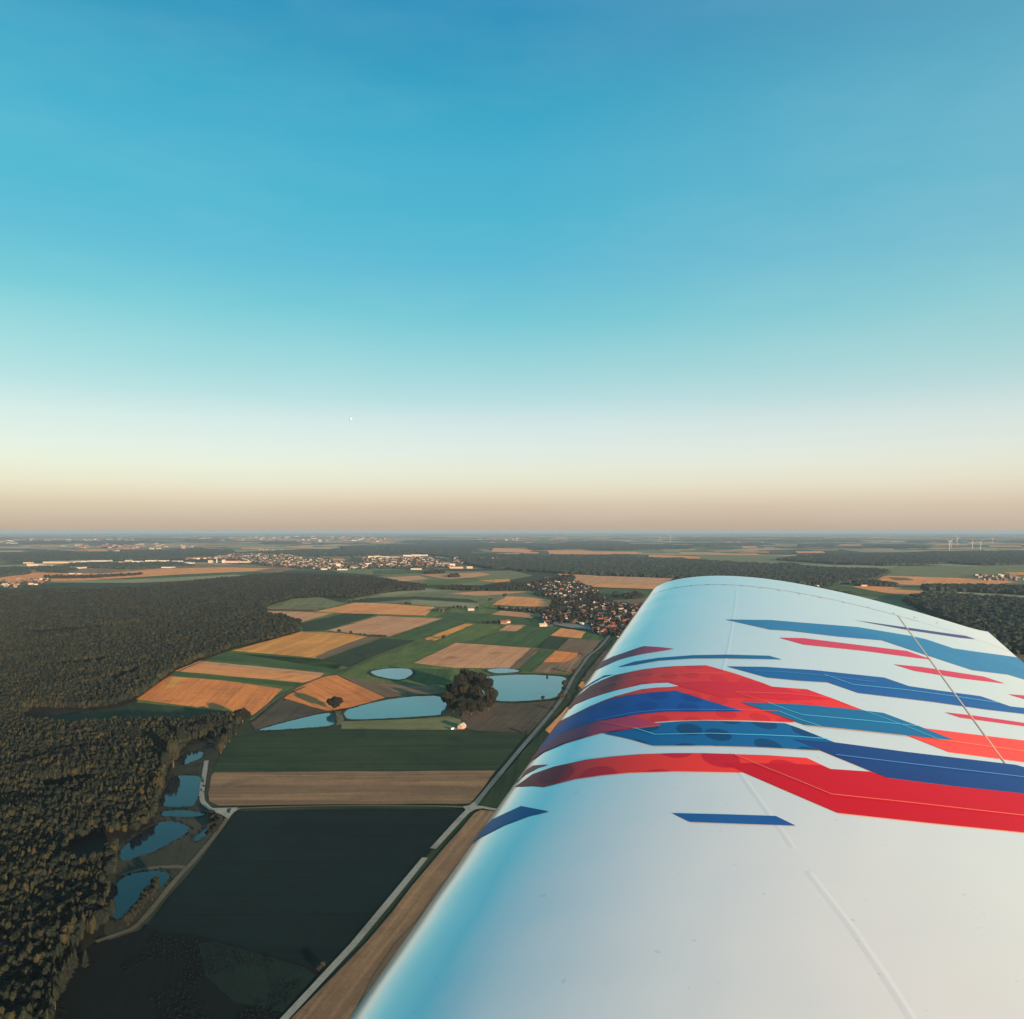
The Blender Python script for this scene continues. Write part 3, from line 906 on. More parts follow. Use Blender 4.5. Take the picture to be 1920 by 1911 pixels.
# where in the picture each one shows
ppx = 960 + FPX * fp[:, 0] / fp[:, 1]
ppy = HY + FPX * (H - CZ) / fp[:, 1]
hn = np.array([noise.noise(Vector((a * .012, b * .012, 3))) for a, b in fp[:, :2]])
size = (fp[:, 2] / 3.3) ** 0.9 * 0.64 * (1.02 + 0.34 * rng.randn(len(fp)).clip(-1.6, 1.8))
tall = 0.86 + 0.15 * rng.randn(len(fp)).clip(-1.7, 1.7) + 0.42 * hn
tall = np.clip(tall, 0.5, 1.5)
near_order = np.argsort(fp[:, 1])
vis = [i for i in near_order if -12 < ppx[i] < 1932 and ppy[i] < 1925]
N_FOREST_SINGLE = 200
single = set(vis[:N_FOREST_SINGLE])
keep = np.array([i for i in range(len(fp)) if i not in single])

tree_counts = {'n': 0}


def place_tree(x, y, kind, hgt, wid, label, group=None, rz=None, mat=None):
    """kind: one of the prototype (crown mesh, crown centre, trunk mesh) sets, all built at height 1 unit scale"""
    cm, cz, tm, ch, cw = kind
    s_h, s_w = hgt / ch, wid / cw
    z = lz(5, y) * 0.3
    e = empty('tree', (x, y, z), rz if rz is not None else random.uniform(0, 6.28))
    e.scale = (s_w, s_w, s_h)
    c = link('crown', cm, parent=e)
    c.location = (0, 0, cz)
    k = link('trunk', tm, parent=e)
    tag(e, label, 'tree', group)
    tree_counts['n'] += 1
    return e


KF = [(m_, CZ, ft, 17.0, 6.4) for m_ in fc]
first_crowns = []
for n_, i in enumerate(sorted(single)):
    k_ = n_ % 3
    look_ = ('many-lobed', 'broad-topped', 'narrow')[k_]
    ring_ = [(fp[i, 0] + 9 * math.cos(q_ * math.pi / 4), fp[i, 1] + 9 * math.sin(q_ * math.pi / 4)) for q_ in range(8)]
    open_ = (~inside(np.array(ring_), GP(FOREST))).any()
    where_ = 'on the open edge of the big forest beside the dark scrub' if open_ else 'hemmed in by others at the near end of the big forest'
    e = place_tree(fp[i, 0], fp[i, 1], KF[k_], 17 * tall[i], 6.4 * size[i],
                   f'{look_} brown-green autumn tree {where_}', f'{look_} trees {where_}')
    if n_ < 3:
        first_crowns.append([c for c in e.children if c.name.startswith('crown')][0])


def instancer(name, pts, scales, var, sources, cz, label=None):
    """one object of many instanced crowns (stuff)"""
    me = bpy.data.meshes.new(name)
    me.vertices.add(len(pts))
    me.vertices.foreach_set('co', np.asarray(pts, dtype=np.float32).ravel())
    a = me.attributes.new('tree_scale', 'FLOAT_VECTOR', 'POINT')
    a.data.foreach_set('vector', np.asarray(scales, dtype=np.float32).ravel())
    a = me.attributes.new('tree_turn', 'FLOAT_VECTOR', 'POINT')
    rz = np.zeros((len(pts), 3), np.float32)
    rz[:, 2] = rng.uniform(0, 6.28, len(pts))
    a.data.foreach_set('vector', rz.ravel())
    a = me.attributes.new('tree_sort', 'INT', 'POINT')
    a.data.foreach_set('value', np.asarray(var, dtype=np.int32))
    me.update()
    o = link(name, me)
    ng = bpy.data.node_groups.new(name + '_nodes', 'GeometryNodeTree')
    ng.interface.new_socket('Geometry', in_out='INPUT', socket_type='NodeSocketGeometry')
    ng.interface.new_socket('Geometry', in_out='OUTPUT', socket_type='NodeSocketGeometry')
    N_, L_ = ng.nodes, ng.links
    gi, go = N_.new('NodeGroupInput'), N_.new('NodeGroupOutput')
    jn = N_.new('GeometryNodeJoinGeometry')
    at = N_.new('GeometryNodeInputNamedAttribute'); at.data_type = 'FLOAT_VECTOR'; at.inputs[0].default_value = 'tree_scale'
    ar = N_.new('GeometryNodeInputNamedAttribute'); ar.data_type = 'FLOAT_VECTOR'; ar.inputs[0].default_value = 'tree_turn'
    av = N_.new('GeometryNodeInputNamedAttribute'); av.data_type = 'INT'; av.inputs[0].default_value = 'tree_sort'
    e2r = N_.new('FunctionNodeEulerToRotation')
    L_.new(ar.outputs[0], e2r.inputs[0])
    for k, src in enumerate(sources):
        oi = N_.new('GeometryNodeObjectInfo'); oi.transform_space = 'ORIGINAL'
        oi.inputs['Object'].default_value = src
        cmp_ = N_.new('FunctionNodeCompare'); cmp_.data_type = 'INT'; cmp_.operation = 'EQUAL'
        L_.new(av.outputs[0], [s for s in cmp_.inputs if s.type == 'INT' and s.name == 'A'][0])
        [s for s in cmp_.inputs if s.type == 'INT' and s.name == 'B'][0].default_value = k
        ip = N_.new('GeometryNodeInstanceOnPoints')
        L_.new(gi.outputs[0], ip.inputs['Points'])
        L_.new(cmp_.outputs[0], ip.inputs['Selection'])
        L_.new(oi.outputs['Geometry'], ip.inputs['Instance'])
        L_.new(e2r.outputs[0], ip.inputs['Rotation'])
        L_.new(at.outputs[0], ip.inputs['Scale'])
        L_.new(ip.outputs[0], jn.inputs[0])
    L_.new(jn.outputs[0], go.inputs[0])
    md = o.modifiers.new('trees', 'NODES')
    md.node_group = ng
    tag(o, label=label, kind='stuff')
    return o


def zs(h_, s_):
    return CZ * h_


P3 = np.column_stack([fp[keep, :2], CZ * tall[keep]])
S3 = np.column_stack([size[keep], size[keep], tall[keep]])
instancer('forest', P3, S3, rng.randint(0, 3, len(keep)), first_crowns, CZ)
print('forest trees', len(fp), 'kept', len(keep))

# ---- larger standing trees: broad crowns
bc = [crown_mesh('broad_crown_a', rlumps(11, 7, 9, 14), 1500, 12, 3, .42),
      crown_mesh('broad_crown_b', rlumps(12, 8, 9.5, 13), 1500, 13, 3, .42),
      crown_mesh('round_crown', rlumps(13, 6, 8.5, 12), 1300, 14, 3, .40)]
for m_ in bc:
    m_.materials.append(M['leaf_grove'])
bt = trunk_mesh('broad_trunk', 11, 0.55, 4, 9)
bt.materials.append(M['bark'])
KB = [(bc[0], 4.0, bt, 18.5, 17.0), (bc[1], 3.6, bt, 17.0, 18.0), (bc[2], 3.2, bt, 15.5, 16.0)]
# bushy field trees (small crowns)
sc_ = [crown_mesh('bushy_crown_a', rlumps(21, 5, 3.2, 6.0), 260, 22, 2, .35),
       crown_mesh('bushy_crown_b', rlumps(22, 4, 3.0, 7.0), 260, 23, 2, .35)]
for m_ in sc_:
    m_.materials.append(M['leaf_dark'])
stt = trunk_mesh('bushy_trunk', 4, 0.2, 2, 19)
stt.materials.append(M['bark'])
KS = [(sc_[0], 1.2, stt, 7.4, 6.2), (sc_[1], 1.2, stt, 8.4, 6.0)]
# autumn-coloured tall crowns at the forest edge
ac = [crown_mesh('autumn_crown_a', rlumps(31, 6, 5.0, 17), 900, 32, 3, .38), crown_mesh('autumn_crown_b', rlumps(33, 5, 4.4, 14), 800, 34, 3, .33)]
for m_ in ac:
    m_.materials.append(M['leaf'])
KA = [(ac[0], 4.0, bt, 21, 9.6), (ac[1], 3.2, bt, 17.5, 8.6)]
# conifers
cv, cf = [], []
rs = random.Random(5)
for tier in range(9):
    z0 = 1.5 + tier * 1.35
    r0 = 2.3 * (1 - (tier / 9.3) ** 1.6)
    b = len(cv)
    nseg = 11
    cv.append((rs.uniform(-.3, .3), rs.uniform(-.3, .3), z0 + 1.6))
    for i in range(nseg * 2):
        a_ = math.pi * i / nseg
        rr = r0 * (1.0 if i % 2 else 0.62) * rs.uniform(.55, 1.25)
        cv.append((math.cos(a_) * rr, math.sin(a_) * rr, z0 - (0.4 if i % 2 else 0)))
    for i in range(nseg * 2):
        cf.append((b, b + 1 + i, b + 1 + (i + 1) % (nseg * 2)))
conm = mesh('conifer_crown', cv, cf)
conm.materials.append(M['leaf_conifer'])
KC = (conm, 0.0, stt, 14.5, 5.2)

used = []


dkm = crown_mesh('shade_crown', rlumps(61, 5, 3.2, 6.5), 300, 62, 2, .35)
M['leaf_shade'] = foliage('shade_foliage', [(0, (0.006, 0.009, 0.007)), (1.0, (0.011, 0.013, 0.009))])
dkm.materials.append(M['leaf_shade'])
KD = (dkm, 1.0, stt, 7.6, 6.0)


def T(px, py, kind, hgt, wid, label, group=None):
    x, y, _ = G(px, py)
    used.append((x, y))
    return place_tree(x, y, kind, hgt, wid, label, group)


# the grove between the ponds
grove = [(838, 1325, 1, 19, 13), (850, 1336, 0, 18, 12), (868, 1341, 1, 17, 12), (884, 1342, 2, 17, 13), (900, 1340, 0, 19, 13), (916, 1334, 1, 20, 13),
         (922, 1321, 0, 22, 15), (912, 1308, 2, 26, 15), (895, 1322, 1, 24, 16), (876, 1318, 0, 25, 16), (858, 1316, 2, 23, 15), (846, 1310, 0, 20, 12),
         (864, 1301, 1, 28, 17), (884, 1299, 0, 29, 17), (902, 1296, 1, 26, 15), (874, 1291, 2, 28, 15)]
for i, (a, b, k, h_, w_) in enumerate(grove):
    if b >= 1332:
        lb_ = 'low dark tree on the near rim of the grove between the ponds'
    elif h_ >= 26:
        lb_ = 'tall dark tree at the crest of the grove between the ponds'
    elif a < 860:
        lb_ = 'dark tree at the grove end that overhangs the long pond'
    elif a > 905:
        lb_ = 'dark tree at the grove end beside the big pond'
    else:
        lb_ = 'broad dark tree in the thick middle of the grove between the ponds'
    T(a, b, KB[k], h_, w_ * 1.15, lb_, 'trees of the grove between the ponds')
T(627, 1333, KB[2], 17, 19, 'lone round dark tree on the spit between the two long ponds')
T(455, 1356, KB[2], 17, 18, 'round dark tree at the lower corner of the orange field where the track ends')
edge = [(325, 1440, 0, 27, 13, 'tallest pale brown tree at the forest edge beside the small shaded ponds'),
        (338, 1404, 0, 22, 10, 'pale brown tree standing behind the tallest one at the forest edge'),
        (309, 1452, 1, 20, 9, 'yellowish tree at the forest edge above the bright square pond'),
        (296, 1494, 1, 17, 9, 'yellow-green tree at the forest edge beside the bright square pond')]
for a, b, k, h_, w_, lb in edge:
    T(a, b, KA[k], h_, w_, lb)
for a, b, h_, w_ in [(356, 1388, 15, 10), (368, 1386, 17, 11), (380, 1384, 16, 11), (392, 1382, 18, 10), (404, 1380, 15, 10), (414, 1374, 14, 9), (372, 1378, 14, 10), (390, 1373, 14, 11)]:
    T(a, b, KB[(a // 2) % 3], h_, w_, 'dark tree in the wooded row behind the shaded ponds', 'dark trees behind the shaded ponds')
for a, b, h_, w_, lb in [(430, 1392, 14, 8, 'rust-coloured tree at the corner of the dark green meadow'),
                         (421, 1403, 14, 8, 'tall ochre tree beside the pale track above the tan field'),
                         (414, 1414, 12, 7, 'smaller ochre tree nearest the upper end of the pale track'),
                         (442, 1378, 11, 7, 'brown tree between the round dark tree and the rust-coloured one')]:
    T(a, b, KA[1], h_, w_, lb)
shore = [(1077, 1264, 8, 8, 'small dark tree where the far shore of the big pond meets the lane'),
         (1058, 1287, 9, 8, 'dark tree on the lane side of the big pond, halfway along the shore'),
         (1052, 1312, 9, 11, 'broad bushy tree on the near corner of the big pond beside the lane'),
         (1065, 1310, 8, 7, 'dark bush across the lane from the near corner of the big pond'),
         (1085, 1300, 9, 9, 'dark tree standing beyond the lane close to the wing edge'),
         (1018, 1312, 5, 6, 'small round bush on the near shore of the big pond'),
         (1026, 1271, 4, 4, 'tiny bush on the far shore of the big pond'),
         (1036, 1332, 5, 5, 'small bush on the verge of the lane below the big pond'),
         (989, 1378, 5, 5, 'lone bush where the brown meadow meets the lane'),
         (832, 1199, 9, 10, 'lone round tree at the edge of the narrow golden strip'),
         (946, 1120, 12, 18, 'wide dark tree at the top edge of the orange field'),
         (919, 1127, 10, 16, 'dark tree at the upper corner of the orange field by the road'),
         (688, 1233, 7, 8, 'small dark tree beside the track between the green fields')]
for i, (a, b, h_, w_, lb) in enumerate(shore):
    T(a, b, KS[i % 2], h_, w_, lb)
hedge = [(636, 1188, 9, 10, 'first and largest bush of the hedge line between tan and golden fields'),
         (658, 1190, 8, 8, 'second bush of the hedge line between tan and golden fields'),
         (675, 1192, 5, 5, 'third, small bush of the hedge line between tan and golden fields'),
         (684, 1193, 6, 6, 'fourth, small bush of the hedge line between tan and golden fields')]
for i, (a, b, h_, w_, lb) in enumerate(hedge):
    T(a, b, KS[i % 2], h_, w_, lb)
for a in (695, 699, 704, 708, 712, 717, 722):
    T(a, 1194.5 + (a - 695) * .04, KS[a % 2], 5.5, 6, 'low bush in the dense end of the hedge line between the fields', 'bushes in the dense end of the hedge line')
for a, b in [(820, 1148), (823, 1146), (827, 1148), (831, 1146), (835, 1148), (840, 1146), (843, 1143), (850, 1142), (858, 1141), (864, 1142), (872, 1142), (895, 1143)]:
    T(a, b, KS[int(a) % 2], 9, 9, 'dark bushy tree in the wooded yard of the farm with the white roof', 'trees of the farm with the white roof')
for a, b in [(908, 1172), (914, 1171), (920, 1172), (925, 1170), (931, 1171), (936, 1170)]:
    T(a, b, KS[int(a) % 2], 8, 9, 'dark bushy tree beside the small red-roofed farm among green fields', 'trees beside the small farm among green fields')
for a, b in [(640, 1130), (646, 1129), (655, 1131), (662, 1129), (678, 1128), (762, 1134), (768, 1135)]:
    T(a, b, KS[int(a) % 2], 8, 12, 'dark bush along the top boundary of the large orange field', 'bushes along the top boundary of the large orange field')
for a, b, h_ in [(128, 1838, 13), (134, 1828, 12), (121, 1850, 14), (140, 1818, 12), (116, 1862, 13), (160, 1815, 10)]:
    T(a, b, KC, h_, 4.6, 'pale bluish conifer in the short row by the dark clearing', 'pale conifers by the dark clearing')
for a, b in [(262, 1712), (268, 1705), (254, 1720), (248, 1728), (285, 1690), (289, 1678), (278, 1684), (272, 1696), (240, 1736), (292, 1667)]:
    T(a, b, KD, 8, 6, 'dark shrub leaning over the nearest shaded pond beside the track', 'shrubs over the nearest shaded pond')
for a, b in [(402, 1552), (398, 1540), (408, 1548), (392, 1556), (404, 1561), (396, 1531), (411, 1540)]:
    T(a, b, KD, 5, 6, 'dark bush below the bend of the pale track', 'bushes below the bend of the pale track')
for a, b in [(605, 1815), (598, 1822)]:
    T(a, b, KS[0], 3.5, 3.5, 'small pale bush at the corner of the dark field by the road', 'bushes at the corner of the dark field')
print('single trees', tree_counts['n'])

# ---- woods, hedges and village trees past the limit: joined masses
some_small = [o for o in bpy.data.objects if o.data in (sc_[0], sc_[1])][:2]


def wood(name, polys, sp, w_, h_, mat_src, cz_unit, unit_w, unit_h, jit=.45):
    q = scatter(polys, sp, jit)
    if not len(q):
        return
    ws = w_(q) * (1 + .25 * rng.randn(len(q)).clip(-1.5, 1.5)) / unit_w
    hs = h_ * (1 + .2 * rng.randn(len(q)).clip(-1.5, 1.5)) / unit_h
    z = cz_unit * hs if np.ndim(cz_unit) == 0 else 0
    P_ = np.column_stack([q[:, :2], z])
    S_ = np.column_stack([ws, ws, hs])
    print(name, len(q))
    return instancer(name, P_, S_, rng.randint(0, len(mat_src), len(q)), mat_src, 0)


VILLAGE = [(1022, 1176), (1036, 1170), (1104, 1172), (1110, 1186), (1150, 1196), (1200, 1198), (1230, 1150), (1205, 1136), (1150, 1134),
           (1130, 1118), (1108, 1104), (1088, 1094), (1050, 1094), (1010, 1096), (980, 1101), (990, 1107), (1018, 1112), (1000, 1116), (1036, 1124), (1030, 1142), (1012, 1152), (1020, 1160)]
wood('village_trees', [VILLAGE, [(935, 1142), (1020, 1146), (1022, 1153), (990, 1150), (935, 1146)],
                       [(960, 1098), (1010, 1092), (1060, 1080), (1080, 1086), (1060, 1098), (1000, 1106)]],
     lambda y: 17, lambda q: 10.5, 9.5, some_small, 1.2, 6.2, 7.4)
wood('hedgerow_wood', [[(655, 1112), (690, 1104), (720, 1101), (780, 1104), (800, 1108), (740, 1110), (700, 1117), (650, 1122)],
                       [(820, 1106), (860, 1102), (905, 1105), (930, 1107), (1000, 1105), (1000, 1109), (905, 1109), (860, 1108)],
                       [(690, 1098), (712, 1091), (722, 1093), (700, 1100)],
                       [(1092, 1116), (1108, 1116), (1132, 1126), (1145, 1134), (1125, 1132), (1100, 1122)],
                       [(1168, 1119), (1178, 1115), (1200, 1116), (1206, 1121), (1190, 1124), (1172, 1123)],
                       [(1150, 1114), (1158, 1116), (1160, 1122), (1150, 1120)],
                       [(1052, 1086), (1072, 1080), (1078, 1086), (1062, 1094), (1050, 1094)],
                       [(930, 1100), (965, 1098), (985, 1101), (985, 1105), (930, 1104)],
                       [(840, 1080), (858, 1079), (862, 1083), (842, 1084)],
                       [(796, 1074), (830, 1072), (834, 1076), (800, 1078)],
                       [(80, 1083), (180, 1082), (270, 1077), (270, 1078.5), (180, 1084.5), (90, 1086)]],
     lambda y: 13 * max(1, y / 3000), lambda q: 13 * np.maximum(1, q[:, 1] / 3000), 11, some_small, 1.2, 6.2, 7.4)

# distant woods, broad canopy clumps
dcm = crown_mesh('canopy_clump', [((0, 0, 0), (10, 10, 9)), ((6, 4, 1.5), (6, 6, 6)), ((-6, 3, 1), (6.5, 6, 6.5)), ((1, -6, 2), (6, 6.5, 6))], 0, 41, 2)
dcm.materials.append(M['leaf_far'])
canopy_src = bpy.data.objects.new('canopy_clump', dcm)
DW = [
    [(940, 1058), (1000, 1048), (1220, 1048), (1330, 1054), (1400, 1058), (1560, 1068), (1665, 1071), (1660, 1079), (1640, 1088), (1560, 1098), (1450, 1096), (1300, 1086), (1180, 1082), (1060, 1077), (1030, 1074), (960, 1070)],
    [(1460, 1051), (1500, 1044), (1600, 1041), (1720, 1038), (1760, 1036), (1960, 1036), (1960, 1058), (1840, 1061), (1780, 1057), (1668, 1062), (1560, 1058)],
    [(1694, 1128), (1720, 1121), (1741, 1117), (1850, 1124), (1960, 1132), (1960, 1230), (1870, 1224), (1800, 1180)],
    [(1725, 1103), (1760, 1101), (1840, 1101), (1960, 1106), (1960, 1118), (1860, 1113), (1800, 1110), (1740, 1109)],
    [(1625, 1093), (1670, 1097), (1680, 1101), (1640, 1100), (1600, 1099)],
    [(1462, 1059), (1490, 1060), (1500, 1064), (1470, 1064)],
    [(0, 1040), (80, 1037), (230, 1038), (225, 1052), (90, 1051), (0, 1054)],
    [(230, 1036), (330, 1033), (430, 1032), (440, 1038), (400, 1046), (240, 1050)],
    [(440, 1039), (520, 1034), (640, 1033), (760, 1038), (780, 1041), (690, 1044), (560, 1042)],
    [(640, 1026), (900, 1019), (1240, 1022), (1320, 1025), (1290, 1030), (1150, 1032), (1100, 1030), (1020, 1031), (990, 1027), (900, 1029), (880, 1040), (960, 1042), (1210, 1044), (1130, 1049), (980, 1050), (850, 1046), (760, 1036), (650, 1033)],
    [(0, 1068), (52, 1067), (52, 1077), (0, 1083)],
    [(60, 1066), (110, 1065), (145, 1070), (120, 1075), (80, 1072)],
    [(120, 1060), (330, 1057), (360, 1062), (240, 1068), (160, 1065)],
    [(860, 1048), (960, 1052), (985, 1066), (930, 1068), (880, 1060)],
    [(1640, 1023), (1700, 1022), (1745, 1027), (1735, 1029), (1660, 1027)],
    [(1500, 1022), (1570, 1021), (1560, 1026), (1500, 1026)], [(1290, 1020), (1420, 1018), (1450, 1022), (1330, 1025)],
    [(1350, 1104), (1500, 1100), (1600, 1120), (1400, 1140)],
]
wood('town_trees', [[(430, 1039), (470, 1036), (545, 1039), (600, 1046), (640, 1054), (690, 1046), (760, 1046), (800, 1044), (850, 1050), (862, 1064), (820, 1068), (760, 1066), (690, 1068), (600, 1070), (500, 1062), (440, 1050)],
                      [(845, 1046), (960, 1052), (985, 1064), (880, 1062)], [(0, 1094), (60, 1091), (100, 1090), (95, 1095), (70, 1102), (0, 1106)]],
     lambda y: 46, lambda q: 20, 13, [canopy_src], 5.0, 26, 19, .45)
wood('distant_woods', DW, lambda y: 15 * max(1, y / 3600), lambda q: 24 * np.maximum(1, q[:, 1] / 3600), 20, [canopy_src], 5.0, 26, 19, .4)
DW2 = []
rs = random.Random(77)
for k in range(30):
    cx_, cy_ = rs.uniform(-80, 2000), rs.choice([1009, 1011, 1013, 1015, 1018]) + rs.uniform(-1, 1)
    L_ = rs.uniform(40, 190)
    hh = (cy_ - 1004) * rs.uniform(.1, .24)
    DW2.append([(cx_ - L_ / 2, cy_), (cx_ - L_ / 4, cy_ - hh), (cx_ + L_ / 4, cy_ - hh * .8), (cx_ + L_ / 2, cy_ + .1), (cx_ + L_ / 4, cy_ + hh * .6), (cx_ - L_ / 5, cy_ + hh)])
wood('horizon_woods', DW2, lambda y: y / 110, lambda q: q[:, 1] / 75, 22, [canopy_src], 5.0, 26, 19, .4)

M['leaf_scrub'] = foliage('scrub_foliage', [(0, (0.0025, 0.004, 0.0035)), (0.8, (0.0045, 0.006, 0.0045)), (1.0, (0.01, 0.008, 0.005))])
scm = crown_mesh('scrub_clump', rlumps(51, 4, 3.2, 4.0), 120, 52, 2, .3)
scm.materials.append(M['leaf_scrub'])
scrub_src = [bpy.data.objects.new('scrub_clump', scm)]
# reeds and scrub round the ponds
rp = np.array(bank_points)
sel = rng.rand(len(rp)) < 0.75
rp = rp[sel]
ss = 0.18 + 0.26 * rng.rand(len(rp))
instancer('pond_reeds', np.column_stack([rp, np.full(len(rp), 0.1)]), np.column_stack([ss, ss, ss * .8]), np.zeros(len(rp), int), scrub_src, 0)
rough_q = scatter([[(60, 1930), (130, 1800), (215, 1750), (275, 1745), (383, 1760), (585, 1822), (520, 1911), (480, 1950)]], lambda y: 2.6, .5)
rough_q = rough_q[np.array([noise.noise(Vector((a * .03, b * .03, 1))) for a, b in rough_q[:, :2]]) > .12]
ss = 0.07 + 0.08 * rng.rand(len(rough_q)) ** 2
instancer('undergrowth', np.column_stack([rough_q[:, :2], np.full(len(rough_q), 0.4)]), np.column_stack([ss * 1.5, ss * 1.5, ss]), np.zeros(len(rough_q), int), scrub_src, 0)

# ------------------------------------------------------------------ buildings
WALLS = {k: plain('wall_' + k, c, .9) for k, c in {'white': (0.32, 0.30, 0.265), 'cream': (0.29, 0.24, 0.165), 'grey': (0.20, 0.195, 0.185), 'brown': (0.13, 0.09, 0.065), 'pink': (0.30, 0.20, 0.16)}.items()}
ROOFS = {k: plain('roof_' + k, c, .85) for k, c in {'red': (0.17, 0.036, 0.026), 'rust': (0.12, 0.045, 0.03), 'dark': (0.055, 0.045, 0.045), 'grey': (0.15, 0.14, 0.14), 'pale': (0.26, 0.24, 0.205)}.items()}
GLASS = plain('window_glass', (0.03, 0.035, 0.045), .15, .6)


def house_meshes(L, W, Hh, Rh, ov=0.35):
    v = [(-L / 2, -W / 2, -.3), (L / 2, -W / 2, -.3), (L / 2, W / 2, -.3), (-L / 2, W / 2, -.3), (-L / 2, -W / 2, Hh), (L / 2, -W / 2, Hh), (L / 2, W / 2, Hh), (-L / 2, W / 2, Hh),
         (-L / 2, 0, Hh + Rh), (L / 2, 0, Hh + Rh)]
    f = [(0, 1, 5, 4), (2, 3, 7, 6), (1, 2, 6, 9, 5), (3, 0, 4, 8, 7)]
    walls = mesh('house_walls', v, f)
    a, b = L / 2 + ov, W / 2 + ov
    zz = Hh - Rh * ov / (W / 2) + 0.06
    t_ = 0.25
    rv, rf = [], []
    for s_ in (-1, 1):
        k = len(rv)
        rv += [(-a, s_ * b, zz), (a, s_ * b, zz), (a, 0, Hh + Rh + .06), (-a, 0, Hh + Rh + .06), (-a, s_ * b, zz + t_), (a, s_ * b, zz + t_), (a, 0, Hh + Rh + .06 + t_), (-a, 0, Hh + Rh + .06 + t_)]
        rf += [(k + 4, k + 5, k + 6, k + 7), (k, k + 3, k + 2, k + 1), (k, k + 1, k + 5, k + 4), (k + 1, k + 2, k + 6, k + 5), (k + 3, k, k + 4, k + 7)]
    roof = mesh('house_roof', rv, rf)
    for m_ in (walls, roof):
        bm = bmesh.new(); bm.from_mesh(m_)
        bmesh.ops.recalc_face_normals(bm, faces=bm.faces)
        bm.to_mesh(m_); bm.free()
    return walls, roof


def boxm(name, cx_, cy_, cz_, sx_, sy_, sz_):
    v = [(cx_ + a * sx_ / 2, cy_ + b * sy_ / 2, cz_ + c * sz_ / 2) for c in (-1, 1) for a, b in ((-1, -1), (1, -1), (1, 1), (-1, 1))]
    return mesh(name, v, [(3, 2, 1, 0), (4, 5, 6, 7), (0, 1, 5, 4), (1, 2, 6, 5), (2, 3, 7, 6), (3, 0, 4, 7)])


HM = {}


def building(px, py, L, W, Hh, Rh, rz, wall, roof, label, group=None, cat='house', name='house', windows=0, chimney=True):
    x, y, _ = G(px, py)
    key = (round(L, 1), round(W, 1), round(Hh, 1), round(Rh, 1))
    if key not in HM:
        HM[key] = (house_meshes(L, W, Hh, Rh), {}, boxm('chimney_mesh', L * .2, W * .12, Hh + Rh * .95, .7, .7, 1.8))
    (wm, rm), cache, chm = HM[key]
    for kk, src in ((('w', wall), wm), (('r', roof), rm)):
        if kk not in cache:
            c_ = src.copy()
            c_.materials.clear()
            c_.materials.append(WALLS[wall] if kk[0] == 'w' else ROOFS[roof])
            cache[kk] = c_
    e = empty(name, (x, y, lz(6, y) * .3), rz)
    link('wall', cache[('w', wall)], parent=e)
    ro = link('roof', cache[('r', roof)], parent=e)
    if chimney:
        if not chm.materials:
            chm.materials.append(WALLS['brown'])
        link('chimney', chm, parent=ro)
    if windows:
        if 'win' not in cache:
            cache['win'] = boxm('window_mesh', 0, 0, 0, 1.3, .12, 1.4)
            cache['win'].materials.append(GLASS)
        for s_ in (-1, 1):
            for fl in range(max(1, int(Hh // 3))):
                for i in range(windows):
                    wo = link('window', cache['win'], parent=e)
                    wo.location = (-L / 2 + L * (i + .5) / windows, s_ * (W / 2 + .03), 1.5 + fl * 2.9)
    tag(e, label, cat, group)
    return e


